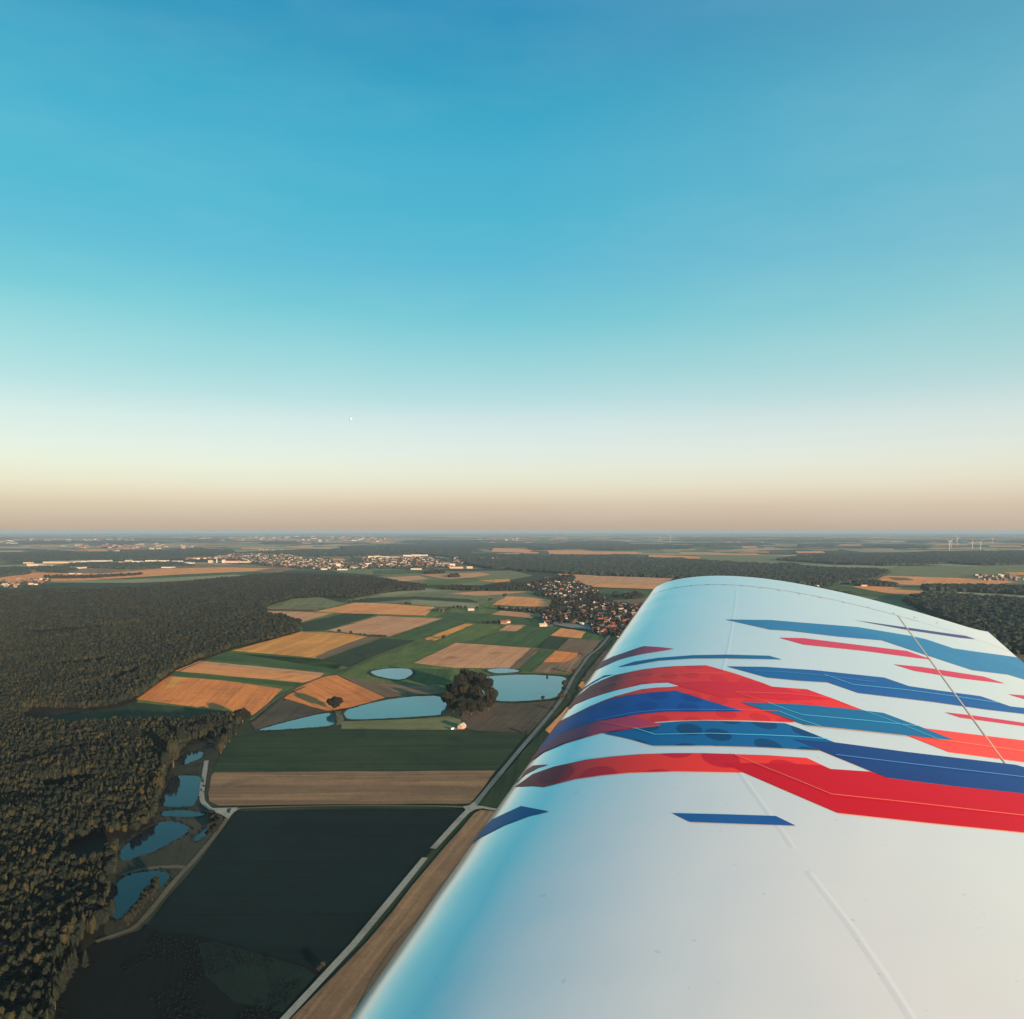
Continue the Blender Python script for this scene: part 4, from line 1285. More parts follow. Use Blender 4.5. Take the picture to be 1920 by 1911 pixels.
# landmarks of the village and the farms, placed by hand
LM = [
    (1018, 1175.5, 18, 9, 5, 2.5, .25, 'cream', 'pale', 'long cream building standing apart at the field edge below the village'),
    (1025, 1170.5, 13, 9, 5, 3, .1, 'white', 'rust', 'white house with rusty roof behind the cream building at the field edge'),
    (1117, 1185, 14, 11, 7, 3, .15, 'cream', 'rust', 'boxy ochre house at the near edge of the village beside the orange plot'),
    (1106, 1182, 5, 5, 4, 1.5, .1, 'white', 'pale', 'tiny white shed beside the boxy ochre house'),
    (1148, 1181, 20, 9, 6, 4, .08, 'white', 'red', 'long white house with bright red roof at the near edge of the village'),
    (1133, 1190, 12, 10, 6.5, 5, 1.0, 'pink', 'red', 'pinkish house with steep red roof where the lane enters the village'),
    (1128, 1190, 8, 8, 5, 3.5, .4, 'white', 'red', 'small white annex with red roof beside the pinkish house'),
    (1161, 1194, 13, 9, 5, 4, .1, 'white', 'red', 'white house with red roof lowest beside the wing edge'),
    (1150, 1188, 15, 12, 5, 4, .5, 'grey', 'dark', 'grey barn with dark roof between the lane and the white houses'),
    (1128, 1168, 20, 14, 6, 5.5, .3, 'brown', 'red', 'big barn with large red roof in the middle of the near houses'),
    (1136, 1172, 18, 12, 6, 5, 1.3, 'brown', 'red', 'second big red roof set across the first barn'),
    (1152, 1174.5, 26, 11, 5, 4, .05, 'brown', 'red', 'long low red roof above the long white house'),
    (1116, 1167, 10, 9, 6, 5, 1.6, 'white', 'red', 'white gabled house left of the big red barn'.replace('left of', 'beside')),
    (1170, 1172, 11, 11, 6, 6, .9, 'brown', 'red', 'steep red roof close to the wing edge above the grey barn'),
    (1166, 1160, 15, 10, 5, 4, .2, 'white', 'dark', 'wide white gable with dark roof in the upper near village'),
    (1172, 1152, 11, 10, 6, 5, .8, 'cream', 'grey', 'square cream house with grey roof near the wing edge'),
    (1188, 1151, 12, 9, 6, 5, 1.1, 'white', 'red', 'white house with vivid red roof touching the wing edge'),
    (1163, 1150, 11, 9, 6, 4, 1.4, 'cream', 'grey', 'narrow cream house with grey roof behind the wide white gable'),
    (1149, 1154, 13, 10, 6, 5, .7, 'pink', 'rust', 'pinkish-brown house with hipped rusty roof beside the village street'),
    (1127, 1155, 14, 9, 5, 3, .1, 'cream', 'pale', 'pale roofed terrace above the big red barn'),
    (1096, 1172, 24, 7, 4, 2, .12, 'white', 'pale', 'long low white shed on the grey yard'),
    (1112, 1147, 12, 9, 5, 3, .3, 'cream', 'pale', 'pale cream house with light roof at the top of the near village'),
    (1052, 1111, 18, 12, 7, 7, .8, 'pink', 'red', 'bright red roof in the upper village'),
    (1068, 1118.5, 11, 9, 6, 2, .2, 'white', 'pale', 'single bright white house among the dark village trees'),
    (1088, 1127.5, 12, 9, 6, 2, .3, 'white', 'pale', 'bright white house by itself in the trees above the near village'),
    (952, 1169, 10, 8, 4.5, 3.5, .5, 'white', 'red', 'white farmhouse with red roof among the green fields'),
    (944, 1171, 15, 8, 5, 4, .2, 'brown', 'rust', 'rusty barn beside the white farmhouse among the green fields'),
    (883, 1145, 17, 12, 3.5, 3, .15, 'white', 'pale', 'farm building with broad white roof in the wooded yard'),
    (829, 1146.5, 18, 12, 5, 3, .2, 'brown', 'dark', 'dark barn at the far side of the wooded farm yard'),
]
for a in LM:
    building(a[0], a[1], *a[2:7], a[7] if False else a[6], a[7], a[8], a[9], windows=3 if a[3] > 8 else 0) if False else \
        building(a[0], a[1], a[2], a[3], a[4], a[5], a[6], a[7], a[8], a[9], windows=3 if a[2] > 10 else 0)
# hut by the ponds, its white van
building(866, 1366, 9, 6, 2.6, 2.6, 1.15, 'pink', 'pale', 'small tent-roofed fishing hut glowing orange on the grass by the ponds', cat='hut', name='hut', chimney=False)

vw = water_mat('van_window', (0.02, 0.02, 0.025), 1.5)
white_paint = NT('van_paint').base((0.75, 0.75, 0.75), .3, .5)
x, y, _ = G(849, 1369)
van = empty('van', (x, y, lz(5, y)), 1.3)
prof = [(-2.4, .4), (2.3, .4), (2.4, 1.0), (1.7, 1.15), (1.1, 1.95), (-2.3, 2.0), (-2.45, 1.2)]
vv = [(p_[0], s_ * .95, p_[1]) for s_ in (-1, 1) for p_ in prof]
vf = [tuple(range(6, -1, -1))[::-1], tuple(range(7, 14))] + [(i, (i + 1) % 7, 7 + (i + 1) % 7, 7 + i) for i in range(7)]
vb = mesh('van_body', vv, vf)
bm = bmesh.new(); bm.from_mesh(vb); bmesh.ops.recalc_face_normals(bm, faces=bm.faces); bm.to_mesh(vb); bm.free()
link('body', vb, white_paint, van)
link('windscreen', mesh('screen', [(1.66, -.8, 1.2), (1.66, .8, 1.2), (1.16, .8, 1.88), (1.16, -.8, 1.88)], [(0, 1, 2, 3)]), vw, van).location = (.03, 0, .02)
tyre = NT('rubber').base((0.02, 0.02, 0.02), .8, .2)
bm = bmesh.new(); bmesh.ops.create_cone(bm, cap_ends=True, segments=14, radius1=.36, radius2=.36, depth=.22)
wm_ = bpy.data.meshes.new('wheel_mesh'); bm.to_mesh(wm_); bm.free(); wm_.materials.append(tyre)
for a in (-1.5, 1.5):
    for b in (-.9, .9):
        o = link('wheel', wm_, parent=van)
        o.location = (a, b, .33)
        o.rotation_euler = (R(90), 0, 0)
tag(van, 'small white van parked on the grass beside the fishing hut', 'van')

# village houses
HSETS = [(9, 8, 5, 3.5), (11, 8, 5.5, 4), (12, 9, 6, 4.5), (10, 9, 6, 4), (14, 9, 5, 4)]
lmw = np.array([G(a[0], a[1])[:2] for a in LM])
vh = scatter([VILLAGE], lambda y: 25 if y < 2100 else 31, .3)
vh = vh[rng.permutation(len(vh))]
placed = []
combo = [('white', 'red', 'white house with a red roof'), ('brown', 'dark', 'brown house with a dark roof'), ('cream', 'dark', 'cream house with a dark roof'),
         ('white', 'grey', 'white house with a grey roof'), ('brown', 'rust', 'brown house with a rusty roof'), ('grey', 'grey', 'grey house with a grey roof'), ('cream', 'pale', 'cream house with a pale roof')]
for q in vh:
    if len(placed) > 215:
        break
    px, py = 960 + FPX * q[0] / q[1], HY + FPX * H / q[1]
    if px > 1236 or py > 1190:
        continue
    edge_x = 1240 - (py - 1100) * .72
    if px > edge_x + 8:
        continue
    if np.min(np.hypot(*(lmw - q[:2]).T)) < 17:
        continue
    upper = py < 1125
    mid = 1125 <= py < 1150 and px < 1105
    k = rs.random()
    if upper:
        c_ = combo[rs.choice([0, 2, 3, 3, 6, 6, 1])]
    elif mid:
        if rs.random() < .45:
            continue
        c_ = combo[rs.choice([1, 4, 5, 5, 3, 1])]
    elif px < 1105:
        c_ = combo[rs.choice([4, 4, 1, 1, 2, 5, 6])]
    else:
        c_ = combo[rs.choice([0, 1, 2, 3, 4, 5, 6, 2])]
    zone = 'in the upper village beyond the orange field' if upper else ('in the wooded middle of the village' if mid else ('behind the grey yard of the village' if px < 1105 else 'in the near village by the wing edge'))
    a = random.choice([.1, .2, .3, 1.6, 1.7, 1.9, .8]) + random.uniform(-.15, .15)
    s4 = rs.choice(HSETS)
    building(px, py, *s4, a, c_[0], c_[1], f'small {c_[2]} {zone}', f'{c_[2].replace("house", "houses")} {zone}', chimney=py > 1150)
    placed.append(q)
# the row of garden houses along the street to the farm
for i, a in enumerate([938, 944, 951, 958, 966, 975, 984, 992, 1001]):
    building(a, 1143 + (a - 938) * .09, 9, 7, 3.5, 3, .2 * (i % 3), 'grey', 'grey' if i % 3 else 'rust', 'low grey house in the garden row between the orange and tan plots', 'garden row between the orange and tan plots', chimney=False)
print('village houses', len(placed))


# town: long halls and blocks as things, small houses as one mass
def block(px, py, L, W, Hh, rz, wall, roof, label, group=None, name='hall', cat='building', pitched=1.0):
    building(px, py, L, W, Hh, pitched, rz, wall, roof, label, group, cat, name, chimney=False)


W_ = 1 / FPX


def hall(x0, x1, yb, hpx, wall, roof, label, group=None, depth=None, name='hall', cat='hall'):
    Y = H * FPX / (yb - HY)
    L = (x1 - x0) / FPX * Y
    D = depth or min(L * .6, 90)
    x, yy = ((x0 + x1) / 2 - 960) / FPX * Y, Y + D / 2
    key = None
    Hh = hpx / FPX * Y * .8
    e = empty(name, (x, yy, lz(5, yy) * .5), 0)
    wm2, rm2 = house_meshes(L, D, Hh, Hh * .12, .6)
    link('wall', wm2, WALLS[wall], e)
    link('roof', rm2, ROOFS[roof], e)
    tag(e, label, cat, group)
    return e


hall(50, 72, 1062, 5, 'cream', 'pale', 'tall boxy cream warehouse at the end of the long logistics hall')
hall(43, 58, 1057, 2.5, 'cream', 'pale', 'low cream hall behind the tall boxy warehouse')
hall(72, 82, 1062, 4, 'grey', 'grey', 'short grey wing attached beside the tall boxy warehouse')
hall(80, 128, 1057, 4.0, 'cream', 'pale', 'very long cream logistics hall with arched roof', depth=160)
hall(126, 160, 1054.5, 2.6, 'white', 'pale', 'long white hall next to the cream logistics hall', depth=120)
hall(158, 199, 1053.5, 2.4, 'white', 'pale', 'thin white hall ending the industrial row above the wood')
hall(86, 100, 1061.5, 2.2, 'white', 'grey', 'small white depot in front of the logistics hall', depth=30)
hall(106, 149, 1067, 3.2, 'white', 'pale', 'bright white hall by itself in front of the dark wood', depth=80)
hall(129, 137, 1077, 1.8, 'white', 'pale', 'tiny white farm hall on the field edge nearest the forest', depth=20)
hall(144, 150, 1077, 1.6, 'white', 'pale', 'tiny second white hall beside the first on the field edge', depth=20)
hall(207, 236, 1055.5, 2.0, 'cream', 'pale', 'low cream hall starting the second industrial row', depth=60)
for i, (a, b, c_, h_, w_, r_) in enumerate([(234, 243, 1054, 4, 'cream', 'rust'), (248, 262, 1055, 3, 'white', 'pale'), (262, 276, 1056, 2.4, 'cream', 'pale'), (272, 290, 1053.5, 3, 'white', 'pale'), (285, 300, 1055.5, 2.2, 'pink', 'red'),
                                            (297, 312, 1053.5, 2.8, 'white', 'pale'), (309, 322, 1055.5, 2.2, 'cream', 'pale'), (322, 338, 1054.5, 2.8, 'white', 'pale'), (336, 352, 1056.5, 2.4, 'white', 'pale'),
                                            (246, 265, 1065.5, 2, 'white', 'pale'), (228, 240, 1066, 2, 'cream', 'pale'), (302, 322, 1065.5, 2.2, 'white', 'pale'), (345, 360, 1057.5, 2.6, 'white', 'pale')]):
    hall(a, b, c_, h_, WALLS and w_, r_, 'pale hall in the second industrial row beside the town', 'halls of the second industrial row', depth=50)
hall(390, 397, 1056, 6, 'cream', 'pale', 'tall cream factory block with a slender tower beside it', depth=25)
hall(405.5, 407, 1056, 8, 'white', 'pale', 'slender white tower in the factory yard', depth=8, cat='tower', name='tower')
hall(416, 421, 1056, 7, 'white', 'pale', 'narrow white block at the end of the red factory', depth=25)
hall(421, 446, 1056, 4.5, 'pink', 'red', 'long red and white factory near the edge of town', depth=50)
hall(446, 468, 1055.5, 3, 'cream', 'red', 'low reddish hall continuing the red factory', depth=50)
hall(560, 578, 1056, 4, 'cream', 'red', 'large tiled hall in the middle of the town', depth=40)
hall(616, 628, 1061, 5, 'pink', 'rust', 'wide pink block at the near edge of town', depth=30)
hall(630, 638, 1064, 8, 'white', 'pale', 'brightest white tower block at the near edge of town', depth=20)
hall(598, 612, 1069, 3, 'white', 'pale', 'low white hall at the forest side of the town', depth=30)
hall(632, 650, 1069.5, 2.6, 'white', 'pale', 'long low white market hall below the white tower block', depth=30)
hall(656, 682, 1066.5, 3, 'cream', 'pale', 'long cream hall at the near edge of town', depth=30)
for i, (a, b, c_, h_) in enumerate([(690, 704, 1047, 4.5), (704, 713, 1047, 5.5), (714, 728, 1047.5, 4.5), (728, 741, 1048, 4), (756, 772, 1044.5, 4), (772, 786, 1043.5, 4), (786, 802, 1043.5, 3.5)]):
    hall(a, b, c_, h_, 'cream' if i % 2 else 'white', 'pale', 'pale apartment slab standing on the rise behind the town', 'apartment slabs behind the town', depth=18, name='apartment_block', cat='apartments')
hall(808, 842, 1060, 3.2, 'cream', 'pale', 'long cream row at the far end of the town houses', depth=25)
hall(843, 853, 1063, 7, 'white', 'red', 'tall white block with a reddish base by the meadow', depth=20)
hall(843, 868, 1066.5, 4, 'pink', 'red', 'reddish school-like block by the meadow below the town', depth=25)
hall(875, 886, 1066.5, 5, 'cream', 'rust', 'cream block by itself nearest the woods below the town', depth=25)
hall(770, 790, 1069, 3.5, 'cream', 'grey', 'cream row house group by itself on the green below the town', depth=25)
hall(858, 870, 1044, 3, 'cream', 'rust', 'small cream block on the wooded rise beyond the town', depth=25)
hall(886, 912, 1044, 2.4, 'cream', 'pale', 'low cream halls strip in the woods beyond the town', depth=25)
hall(940, 958, 1043.5, 2.4, 'white', 'pale', 'white hall at the end of the strip in the far woods', depth=25)
hall(1523, 1536, 1100, 2.5, 'white', 'pale', 'white greenhouse just over the wing tip', depth=18)
hall(1615, 1626, 1100, 3.5, 'pink', 'red', 'orange-roofed farm house beyond the wing tip', depth=15)
hall(1688, 1700, 1102, 2.2, 'white', 'pale', 'white barn between the two orange fields beyond the wing', depth=15)
hall(1593, 1596, 1095, 3, 'white', 'pale', 'small bright white house at the corner of the dark wood', depth=8, name='house', cat='house')
hall(1836, 1843, 1083, 3, 'white', 'pale', 'white house among the trees of the distant hamlet', depth=12, name='house', cat='house')
hall(1794, 1802, 1113, 1.8, 'white', 'pale', 'tiny white barn in the pale strip beyond the wing', depth=10)

vcol = NT('town_walls')
oi = vcol.node('ShaderNodeNewGeometry')
rp_ = vcol.node('ShaderNodeValToRGB')
TW = [(0, (.20, .17, .13)), (.2, (.14, .095, .07)), (.45, (.125, .05, .035)), (.65, (.06, .052, .05)), (.88, (.34, .31, .26))]
rp_.color_ramp.interpolation = 'CONSTANT'
while len(rp_.color_ramp.elements) < len(TW):
    rp_.color_ramp.elements.new(.5)
for e, (a, c_) in zip(rp_.color_ramp.elements, TW):
    e.position = a
    e.color = (*c_, 1)
vcol.l.new(oi.outputs['Random Per Island'], rp_.inputs[0])
TOWN = vcol.base(rp_.outputs[0], .85, .2)


def town(name, polys, sp, size_, hgt):
    q = scatter(polys, sp, .4)
    V, F_ = [], []
    for x, y, s_ in q:
        L, W2, hh = size_(y) * random.uniform(.7, 1.5), size_(y) * random.uniform(.6, 1), hgt(y) * random.uniform(.7, 1.5)
        a = random.choice([.1, .4, 1.6, 1.9]) + random.uniform(-.2, .2)
        ca, sa = math.cos(a), math.sin(a)
        for part in (0, 1):
            b = len(V)
            if part == 0:
                loc = [(-L / 2, -W2 / 2, 0), (L / 2, -W2 / 2, 0), (L / 2, W2 / 2, 0), (-L / 2, W2 / 2, 0), (-L / 2, -W2 / 2, hh), (L / 2, -W2 / 2, hh), (L / 2, W2 / 2, hh), (-L / 2, W2 / 2, hh)]
                F_ += [tuple(b + i for i in f) for f in ((0, 1, 5, 4), (1, 2, 6, 5), (2, 3, 7, 6), (3, 0, 4, 7))]
            else:
                o_ = .4
                loc = [(-L / 2 - o_, -W2 / 2 - o_, hh), (L / 2 + o_, -W2 / 2 - o_, hh), (L / 2 + o_, W2 / 2 + o_, hh), (-L / 2 - o_, W2 / 2 + o_, hh), (-L / 2 - o_, 0, hh * 1.6), (L / 2 + o_, 0, hh * 1.6)]
                F_ += [tuple(b + i for i in f) for f in ((0, 1, 5, 4), (2, 3, 4, 5), (1, 2, 5), (3, 0, 4))]
            V += [(x + lx * ca - ly * sa, y + lx * sa + ly * ca, lz_ + .2) for lx, ly, lz_ in loc]
    print(name, len(q))
    me = mesh(name, V, F_)
    return tag(link(name, me, TOWN), kind='stuff')


town('town_houses', [[(430, 1041), (470, 1037), (545, 1040), (560, 1046), (600, 1048), (640, 1056), (690, 1058), (690, 1066), (600, 1068), (500, 1060), (440, 1048)],
                     [(684, 1046), (760, 1046), (800, 1044), (842, 1058), (850, 1064), (820, 1066), (760, 1064), (690, 1066), (670, 1060)],
                     [(350, 1042), (430, 1040), (440, 1046), (350, 1050)]], lambda y: 62, lambda y: 16, lambda y: 6)
town('suburb_houses', [[(850, 1046), (930, 1046), (960, 1052), (940, 1058), (880, 1060), (850, 1056)], [(480, 1032), (530, 1031), (540, 1036), (500, 1038)],
                       [(600, 1036), (650, 1034), (640, 1040), (600, 1042)], [(1820, 1080), (1900, 1080), (1920, 1088), (1850, 1090)],
                       [(1595, 1094), (1660, 1094), (1650, 1100), (1600, 1099)], [(0, 1092), (60, 1089), (100, 1088), (95, 1093), (70, 1100), (0, 1104)],
                       [(1500, 1020), (1560, 1021), (1520, 1024)]], lambda y: 60 if y > 4200 else 42, lambda y: 17 if y > 4200 else 13, lambda y: 6)
town('distant_towns', [[(350, 1008), (560, 1006), (700, 1007), (700, 1014), (620, 1016), (420, 1014)], [(100, 1022), (300, 1020), (400, 1026), (330, 1031), (140, 1029)],
                       [(640, 1012), (720, 1010), (760, 1014), (680, 1017)], [(0, 1012), (260, 1010), (240, 1016), (0, 1020)],
                       [(880, 1012), (1000, 1010), (960, 1015)], [(180, 1034), (240, 1033), (230, 1037)]],
     lambda y: y / 30, lambda y: y / 220, lambda y: 11)

# ------------------------------------------------------------------ wind turbines
tw = NT('turbine_white').base((0.30, 0.29, 0.28), .6, .2)


def turbine(px, yb, hpx, label, ang):
    Y = H * FPX / (yb - HY)
    x = (px - 960) / FPX * Y
    hub = hpx / FPX * Y
    e = empty('wind_turbine', (x, Y, 0), random.uniform(-.3, .3))
    bm = bmesh.new()
    bmesh.ops.create_cone(bm, cap_ends=True, segments=12, radius1=3.0, radius2=1.8, depth=hub)
    bmesh.ops.translate(bm, vec=(0, 0, hub / 2), verts=bm.verts)
    m1 = bpy.data.meshes.new('tower'); bm.to_mesh(m1); bm.free()
    link('tower', m1, tw, e)
    link('nacelle', boxm('nacelle', 0, 0, hub + 1.5, 4, 12, 4), tw, e)
    for k in range(3):
        a = ang + k * 2.094
        d = Vector((math.cos(a), 0, math.sin(a)))
        n_ = Vector((-math.sin(a), 0, math.cos(a)))
        c0 = Vector((0, -7, hub + 1.5))
        Lb = hub * .5
        vs = []
        for tt, w_ in ((0, 1.2), (.2, 1.7), (1, .35)):
            for s_ in (-1, 1):
                for y_ in (-.5, .5):
                    vs.append(tuple(c0 + d * Lb * tt + n_ * w_ * s_ + Vector((0, y_, 0))))
        fs = []
        for r0 in (0, 4):
            fs += [(r0, r0 + 2, r0 + 6, r0 + 4), (r0 + 1, r0 + 5, r0 + 7, r0 + 3), (r0, r0 + 4, r0 + 5, r0 + 1), (r0 + 2, r0 + 3, r0 + 7, r0 + 6)]
        link('blade', mesh('blade', vs, fs), tw, e)
    tag(e, label, 'wind turbine', 'wind turbines on the horizon')


turbine(1780, 1032, 16.4, 'white wind turbine nearest to us, first of the main cluster beyond the long wood', .5)
turbine(1783.5, 1027, 11.5, 'wind turbine close behind the nearest one in the main cluster', 1.2)
turbine(1794.5, 1024, 13.9, 'farther wind turbine just beside the first pair of the main cluster', .2)
turbine(1823, 1030, 13.1, 'wind turbine in the middle of the main cluster above the long wood', 1.6)
turbine(1838, 1032, 14.8, 'wind turbine at the end of the main cluster above the long wood', .9)
turbine(1861, 1020, 9.0, 'small hazy wind turbine standing farther off than the main cluster', .4)
turbine(1237, 1014, 7.4, 'faint wind turbine of the far pair above the wing tip', 1.1)
turbine(1257, 1018, 11.5, 'clearer wind turbine of the far pair above the wing tip', .1)

# ------------------------------------------------------------------ moon
mm = NT('moon_rock').base((0.30, 0.42, 0.52), .9, 0)
mv, mf = ICO[3]
Ym = 90000
moon = link('moon', mesh('moon', mv * 170, mf, True), mm)
moon.location = ((657.5 - 960) / FPX * Ym, Ym, H + (HY - 786) / FPX * Ym)
tag(moon, 'tiny pale daytime moon low in the clear sky', 'moon')

# ------------------------------------------------------------------ the wing
# right wing of a light aircraft: swept a little to the picture's right, slight dihedral
WP = dict(x0=0.6339, y0=3.6, z0=-0.2733, phi=0.3074, dih=0.1159, c0=1.3212, k=0.0065, inc=0.0986, t=0.1352, m=0.0303, psi=0.3136, h=0.7203, kz=0.0014)
SEAM_S, ROOT_S, TIP_R = 0.30, 3.55, 0.10
AH = math.sqrt(WP['h'])


def foil_np(xi, t_, m_, sg, p_=0.42):
    yt = 5 * t_ * (0.2969 * np.sqrt(np.maximum(xi, 0)) - 0.1260 * xi - 0.3516 * xi ** 2 + 0.2843 * xi ** 3 - 0.1036 * xi ** 4)
    yc = np.where(xi < p_, m_ / p_ ** 2 * (2 * p_ * xi - xi ** 2), m_ / (1 - p_) ** 2 * ((1 - 2 * p_) + 2 * p_ * xi - xi ** 2))
    return yc, yc + sg * yt


def wsurf(s, a):
    s, a = np.broadcast_arrays(np.asarray(s, float), np.asarray(a, float))
    xi, sg = a * a, np.sign(a)
    e = np.clip(s / TIP_R, 0, 1)
    tau = np.sqrt(np.maximum(1 - (1 - e) ** 2, 0))
    c = WP['c0'] + WP['k'] * s
    yc, zz = foil_np(xi, WP['t'], WP['m'], sg)
    zz = yc * (0.4 + 0.6 * tau) + (zz - yc) * tau
    u = np.array([math.sin(WP['phi']), math.cos(WP['phi']), WP['dih']])
    C_ = np.array([math.cos(WP['psi']), -math.sin(WP['psi']), -WP['inc']])
    L_ = np.stack([WP['x0'] - s * u[0], WP['y0'] - s * u[1], WP['z0'] - s * u[2] - WP['kz'] * s * s], -1)
    return L_ + c[..., None] * (xi[..., None] * C_ + zz[..., None] * np.array([0, 0, 1.]))


def wnormal(s, a):
    h_ = 1e-4
    ds = wsurf(np.asarray(s) + h_, a) - wsurf(np.asarray(s) - h_, a)
    da = wsurf(s, np.asarray(a) + h_) - wsurf(s, np.asarray(a) - h_)
    n_ = np.cross(da, -ds)
    n_ /= np.linalg.norm(n_, axis=-1)[..., None] + 1e-12
    return n_


def wproj(p_):
    return 960 + FPX * p_[..., 0] / p_[..., 1], HY - FPX * p_[..., 2] / p_[..., 1]


_s = np.linspace(0.0, 3.3, 900)[:, None]
_a = np.linspace(-0.12, 1.0, 620)[None]
_P = wsurf(_s, _a)
_N = wnormal(_s, _a)
_vis = (np.sum(_N * -_P, -1) > 0)
_X, _Y = wproj(_P)
_X = np.where(_vis, _X, 1e6)
_S, _A = np.broadcast_arrays(_s, _a)


def inv(px, py):
    """photograph pixel -> (s, a) on the wing's upper skin"""
    d = (_X - px) ** 2 + (_Y - py) ** 2
    k = np.unravel_index(np.argmin(d), d.shape)
    s, a = float(_S[k]), float(_A[k])
    best = (d[k], s, a)
    for _ in range(8):
        h_ = 1e-4
        p0 = np.array(wproj(wsurf(s, a)))
        J = np.stack([(np.array(wproj(wsurf(s + h_, a))) - p0) / h_, (np.array(wproj(wsurf(s, a + h_))) - p0) / h_], 1)
        det = J[0, 0] * J[1, 1] - J[0, 1] * J[1, 0]
        if abs(det) < 1e-3:
            break
        dx = np.linalg.solve(J, np.array([px, py]) - p0)
        dx = np.clip(dx, -.01, .01)
        s, a = s + dx[0], float(np.clip(a + dx[1], -.15, 1.0))
        e = ((np.array(wproj(wsurf(s, a))) - (px, py)) ** 2).sum()
        if e < best[0]:
            best = (e, s, a)
    return best[1], best[2]


wing_root = empty('aircraft_wing', (0, 0, H))
tag(wing_root, 'white aircraft wing with red and blue slashed livery reaching out over the fields', 'aircraft wing')


def surf_mesh(name, ss, aa, caps=False, close_tip=False, off=0.0, alo=None):
    S_, A_ = np.meshgrid(ss, aa, indexing='ij')
    Pm = wsurf(S_, A_)
    Nn = wnormal(S_, A_)
    Pm = Pm + Nn * off
    ns, na = S_.shape
    v = Pm.reshape(-1, 3)
    f = []
    for i in range(ns - 1):
        for j in range(na - 1):
            q = i * na + j
            f.append((q, q + na, q + na + 1, q + 1))
    me = mesh(name, v, f, True)
    me.normals_split_custom_set_from_vertices([tuple(q) for q in Nn.reshape(-1, 3)])
    return me


# paint: glossy white with faint waviness of the skin and a little grime
t = NT('white_aircraft_paint')
p = t.pos()
dirt = t.noise(p, 2.2, 5, 0.6, 0.35, 0.75)
spk = t.noise(p, 60, 2, 0.6, 0.70, 0.76)
colr = t.mix(t.math('MULTIPLY', dirt, 0.10), (0.88, 0.80, 0.72), (0.76, 0.665, 0.57))
colr = t.mix(t.math('MULTIPLY', spk, 0.25), colr, (0.35, 0.33, 0.30))
bmp = t.node('ShaderNodeBump')
bmp.inputs['Strength'].default_value = 0.11
bmp.inputs['Distance'].default_value = 0.02
t.l.new(t.noise(p, 3.0, 2, 0.5, 0.2, 0.8), bmp.inputs['Height'])
t.base(colr, 0.28, 0.5)
t.bsdf.inputs['Metallic'].default_value = 0.47   # pearl coat
t.bsdf.inputs['Coat Weight'].default_value = 1.0
t.bsdf.inputs['Coat Roughness'].default_value = 0.10
t.bsdf.inputs['Coat IOR'].default_value = 2.0
t.l.new(bmp.outputs[0], t.bsdf.inputs['Normal'])
t.l.new(bmp.outputs[0], t.bsdf.inputs['Coat Normal'])
WHITE = t.m


def paint(name, c, c2=None, dots=None, dot_scale=9.0, rad=0.42):
    t = NT(name)
    p = t.pos()
    c2 = c2 or tuple(x * 0.8 for x in c)
    col = t.mix(t.noise(p, 1.6, 3, 0.5, 0.35, 0.65), c, c2)
    if dots:
        mp = t.node('ShaderNodeMapping')
        mp.inputs['Rotation'].default_value = (0, 0, 0.31)
        mp.inputs['Scale'].default_value = (dot_scale, dot_scale * 0.8, 0.001)
        t.l.new(p, mp.inputs[0])
        v_ = t.node('ShaderNodeTexVoronoi')
        v_.voronoi_dimensions = '2D'
        v_.inputs['Scale'].default_value = 1
        v_.inputs['Randomness'].default_value = 0.3
        t.l.new(mp.outputs[0], v_.inputs['Vector'])
        mr_ = t.node('ShaderNodeMapRange')
        mr_.inputs[1].default_value = rad + .012
        mr_.inputs[2].default_value = rad - .012
        t.l.new(v_.outputs['Distance'], mr_.inputs[0])
        col = t.mix(mr_.outputs[0], col, dots)
    t.base(col, 0.4, 0.10)
    t.bsdf.inputs['Coat IOR'].default_value = 1.34
    t.bsdf.inputs['Coat Weight'].default_value = 0.0
    t.bsdf.inputs['Coat Roughness'].default_value = 0.12
    return t.m


PAINT = {
    'crimson': paint('crimson_paint', (0.38, 0.028, 0.075), (0.42, 0.035, 0.065)),
    'red': paint('red_paint', (0.38, 0.001, 0.008), (0.33, 0.001, 0.008)),
    'redlight': paint('light_red_paint', (0.58, 0.028, 0.020), (0.53, 0.02, 0.02), (0.48, 0.014, 0.015), 15, .33),
    'redfar': paint('coral_paint', (0.60, 0.062, 0.045), (0.56, 0.045, 0.036)),
    'reddots': paint('dotted_red_paint', (0.58, 0.026, 0.018), (0.52, 0.016, 0.016), (0.40, 0.005, 0.014), 9.5, .33),
    'reddark': paint('dark_red_paint', (0.52, 0.010, 0.02), (0.44, 0.008, 0.02)),
    'blue': paint('royal_blue_paint', (0.010, 0.055, 0.26), (0.012, 0.075, 0.28), (0.009, 0.043, 0.22), 13, .33),
    'teal': paint('teal_blue_paint', (0.010, 0.095, 0.23), (0.012, 0.11, 0.26)),
    'tealdots': paint('dotted_blue_paint', (0.008, 0.095, 0.26), (0.008, 0.075, 0.22), (0.006, 0.046, 0.135), 12.5, .33),
    'steel': paint('steel_blue_paint', (0.020, 0.115, 0.29), (0.03, 0.16, 0.30)),
    'navy': paint('navy_paint', (0.010, 0.034, 0.15), (0.010, 0.050, 0.19)),
    'midblue': paint('mid_blue_paint', (0.014, 0.055, 0.24), (0.012, 0.09, 0.26)),
    'violet': paint('violet_line_paint', (0.05, 0.05, 0.18)),
    'cyan': paint('cyan_line_paint', (0.10, 0.50, 0.72)),
    'lightblue': paint('light_blue_line_paint', (0.08, 0.24, 0.55)),
    'salmon': paint('salmon_line_paint', (0.62, 0.12, 0.08)),
    'peach': paint('peach_line_paint', (0.72, 0.24, 0.14)),
    'white': WHITE,
}

